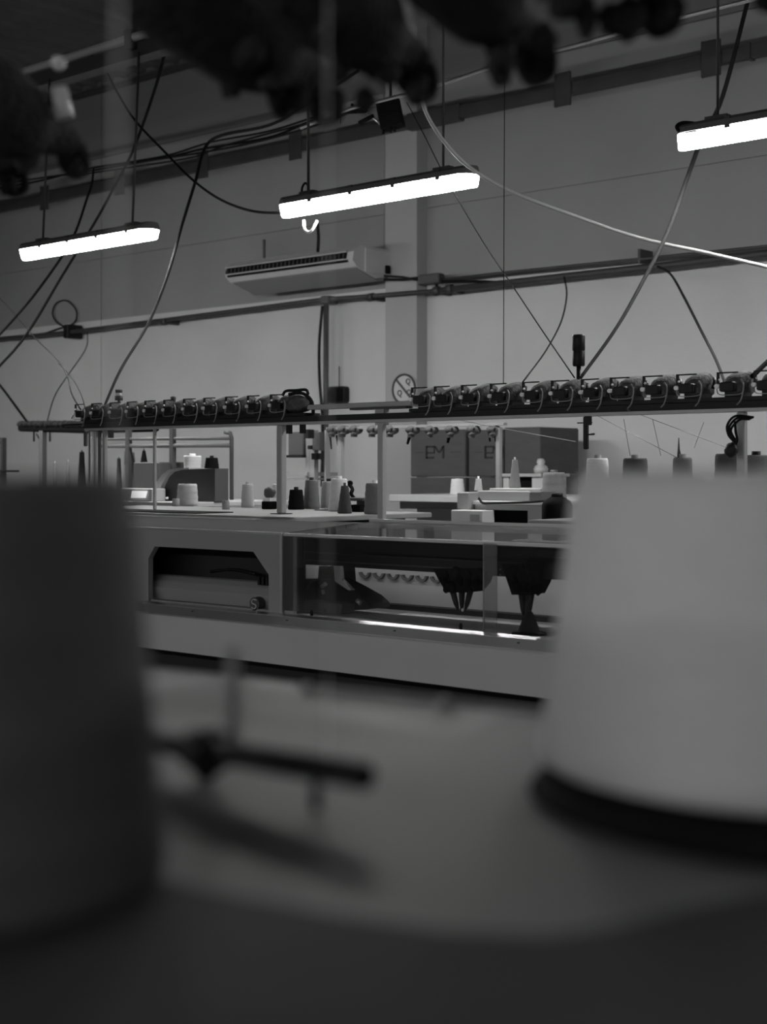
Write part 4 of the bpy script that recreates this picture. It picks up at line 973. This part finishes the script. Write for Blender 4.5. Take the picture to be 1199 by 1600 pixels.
# far table with black frame and small figure-like bottle
o = thing('far_bench', 'pale bench with dark openings in front of the rightmost carton', 'bench', (AX(810, 7.9), 7.9, 0))
MB().box(AX(784, 7.8), AX(846, 7.8), 7.8, 8.15, zz(815, 745, 7.8), zz(815, 740, 7.8), 0.003).build('top', M['mlight'], o)
MB().box(AX(784, 7.8), AX(793, 7.8), 7.82, 8.1, 0, zz(815, 745, 7.8)).box(AX(829, 7.8), AX(846, 7.8), 7.82, 8.1, 0, zz(815, 745, 7.8)).build('leg', M['mapron'], o)
MB().box(AX(793, 7.8), AX(829, 7.8), 7.85, 7.87, 0.9, zz(815, 745, 7.8)).build('opening', M['blackm'], o)
p = W(839, 740, 7.9)
tag(MB().lathe([(0.045, 0), (0.05, 0.03), (0.04, 0.05), (0.022, 0.06), (0.03, 0.075), (0.022, 0.095), (0.008, 0.10)], (p.x, 7.95, p.z + 0.002), 14).build('small_bottle', M['mlight']), 'small pale pot-bellied bottle on the far bench', 'bottle')
# panels left of the cartons: control boxes and frame parts
o = thing('control_frame', 'grey control boxes on thin uprights behind the double post', 'control box', (AX(480, 6.6), 6.6, 0))
MB().box(AX(450, 6.6), AX(474, 6.6), 6.6, 6.75, zz(460, 712, 6.6), zz(460, 675, 6.6), 0.006).build('box', M['box'], o)
MB().box(AX(448, 6.6), AX(475, 6.6), 6.58, 6.76, zz(460, 715, 6.6), zz(460, 711, 6.6)).build('drip_edge', M['black'], o)
MB().box(AX(491, 6.6), AX(502, 6.6), 6.58, 6.68, zz(495, 704, 6.6), zz(495, 675, 6.6), 0.004).build('box', M['box'], o)
MB().box(AX(493, 6.6), AX(502, 6.6), 6.56, 6.62, zz(495, 718, 6.6), zz(495, 708, 6.6), 0.003).build('socket', M['blackm'], o)
MB().box(AX(487, 6.6), AX(492, 6.6), 6.56, 6.62, zz(495, 702, 6.6), zz(495, 696, 6.6), 0.003).build('socket', M['black'], o)
for px, w, m in ((477, 0.03, 'post'), (484, 0.045, 'mgrey'), (505, 0.012, 'mgrey')):
    MB().box(AX(px, 6.6) - w / 2, AX(px, 6.6) + w / 2, 6.62, 6.66, 0, zz(px, 672, 6.6)).build('upright', M[m], o)
MB().box(AX(478, 6.5), AX(485, 6.5), 6.48, 6.54, zz(480, 685, 6.5), zz(480, 671, 6.5), .003).build('cap', M['black'], o)
MB().box(AX(448, 6.6), AX(480, 6.6), 6.6, 6.9, zz(460, 744, 6.6), zz(460, 738, 6.6)).box(AX(448, 6.6), AX(480, 6.6), 6.6, 6.9, zz(460, 750, 6.6), zz(460, 747, 6.6)).build('shelf', M['mgrey'], o)
# ------------------------------------------------------------------ cartons by the wall
NK = 8.25
def logo(o, cx, cz, w, h, n):
    t_ = w * 0.085
    mb = MB()
    def bx(x0, x1, z0_, z1_): mb.box(cx + x0 * w, cx + x1 * w, n - 0.003, n, cz + z0_ * h, cz + z1_ * h)
    e = 0.10
    bx(-0.5, -0.5 + e, -0.5, 0.5)
    bx(-0.5, 0.02, 0.5 - 1.4 * e, 0.5)
    bx(-0.5, 0.0, -0.06 - 0.05, -0.0)
    bx(-0.5, -0.05, -0.5, -0.5 + 1.4 * e)
    bx(-0.06, 0.0, -0.05, 0.5)
    bx(0.5 - e, 0.5, -0.5, 0.5)
    def dg(xa, za, xb, zb):
        mb.prism_xz([(cx + (xa - e / 2) * w, cz + za * h), (cx + (xa + e / 2) * w, cz + za * h), (cx + (xb + e / 2) * w, cz + zb * h), (cx + (xb - e / 2) * w, cz + zb * h)], n - 0.003, n)
    dg(-0.02, 0.48, 0.23, -0.05); dg(0.48, 0.48, 0.23, -0.05)
    mb.build('printed_logo', M['ink'], o)
def carton(x0, x1, y0, y1, n, label, logo_x=None, m='carton', depth=0.5, marks=True, base=None):
    a0, a1 = AX(x0, n) + 0.003, AX(x1, n) - 0.003
    z1_ = zz((x0 + x1) / 2, y0, n); z0_ = zz((x0 + x1) / 2, y1, n) if base is None else base
    o = thing('cardboard_box', label, 'cardboard box', ((a0 + a1) / 2, n + depth / 2, z0_))
    MB().box(a0, a1, n, n + depth, z0_ + 0.004, z1_, 0.006).build('box', M[m], o)
    MB().box(a0 + 0.003, a1 - 0.003, n - 0.001, n + depth - 0.01, z1_ - 0.006, z1_ + 0.002).build('flap', M[m], o)
    if logo_x:
        zc = zz(logo_x, 706.5, n); w = 29 / F * zdepth(logo_x, n); 
        w = AX(logo_x + 14.5, n) - AX(logo_x - 14.5, n); h = 20 / F * zdepth(logo_x, n)
        logo(o, AX(logo_x, n), zc, w, h, n)
        mk = MB()
        for dx, ww in ((-36, 4), (-30, 9), (24, 5), (31, 7)):
            a = AX(logo_x + dx, n)
            if a - 0.03 < a0 or a + 0.08 > a1: continue
            if dx == -36: mk.prism_xz([(a, zc), (a + 0.045, zc + 0.022), (a + 0.045, zc - 0.022)], n - 0.002, n)
            else: mk.box(a, a + ww * 0.008, n - 0.002, n, zc - 0.004, zc + 0.004)
        if mk.v: mk.build('printed_mark', M['gap'], o)
    return o
zlow = zz(700, 746, NK)
carton(641, 728, 672, 745.5, NK, 'dark grey cardboard box with a printed monogram, left of the upper row', 680)
carton(732, 787, 672, 745.5, NK, 'dark grey cardboard box with a printed monogram, middle of the upper row', 772)
carton(788, 845, 668, 741, NK, 'slightly taller cardboard box at the right end of the upper row', None)
carton(641, 728, 747, 830, NK, 'plain cardboard box under the left printed one', None, base=0.62)
carton(732, 787, 747, 830, NK, 'plain cardboard box under the middle printed one', None, base=0.62)
carton(788, 845, 743, 830, NK, 'plain cardboard box under the taller right one', None, base=0.62)
for (x0, x1, l) in ((641, 728, 'bottom cardboard box of the left stack, on the floor'), (732, 787, 'bottom cardboard box of the middle stack, on the floor'), (788, 845, 'bottom cardboard box of the right stack, on the floor')):
    a0, a1 = AX(x0, NK) + 0.003, AX(x1, NK) - 0.003
    o = thing('cardboard_box', l, 'cardboard box', ((a0 + a1) / 2, NK + 0.3, 0))
    MB().box(a0, a1, NK, NK + 0.5, 0, 0.618, 0.006).build('box', M['carton'], o)
print('objects', len(bpy.data.objects), 'tris', sum(len(p.vertices) - 2 for m in bpy.data.meshes for p in m.polygons))
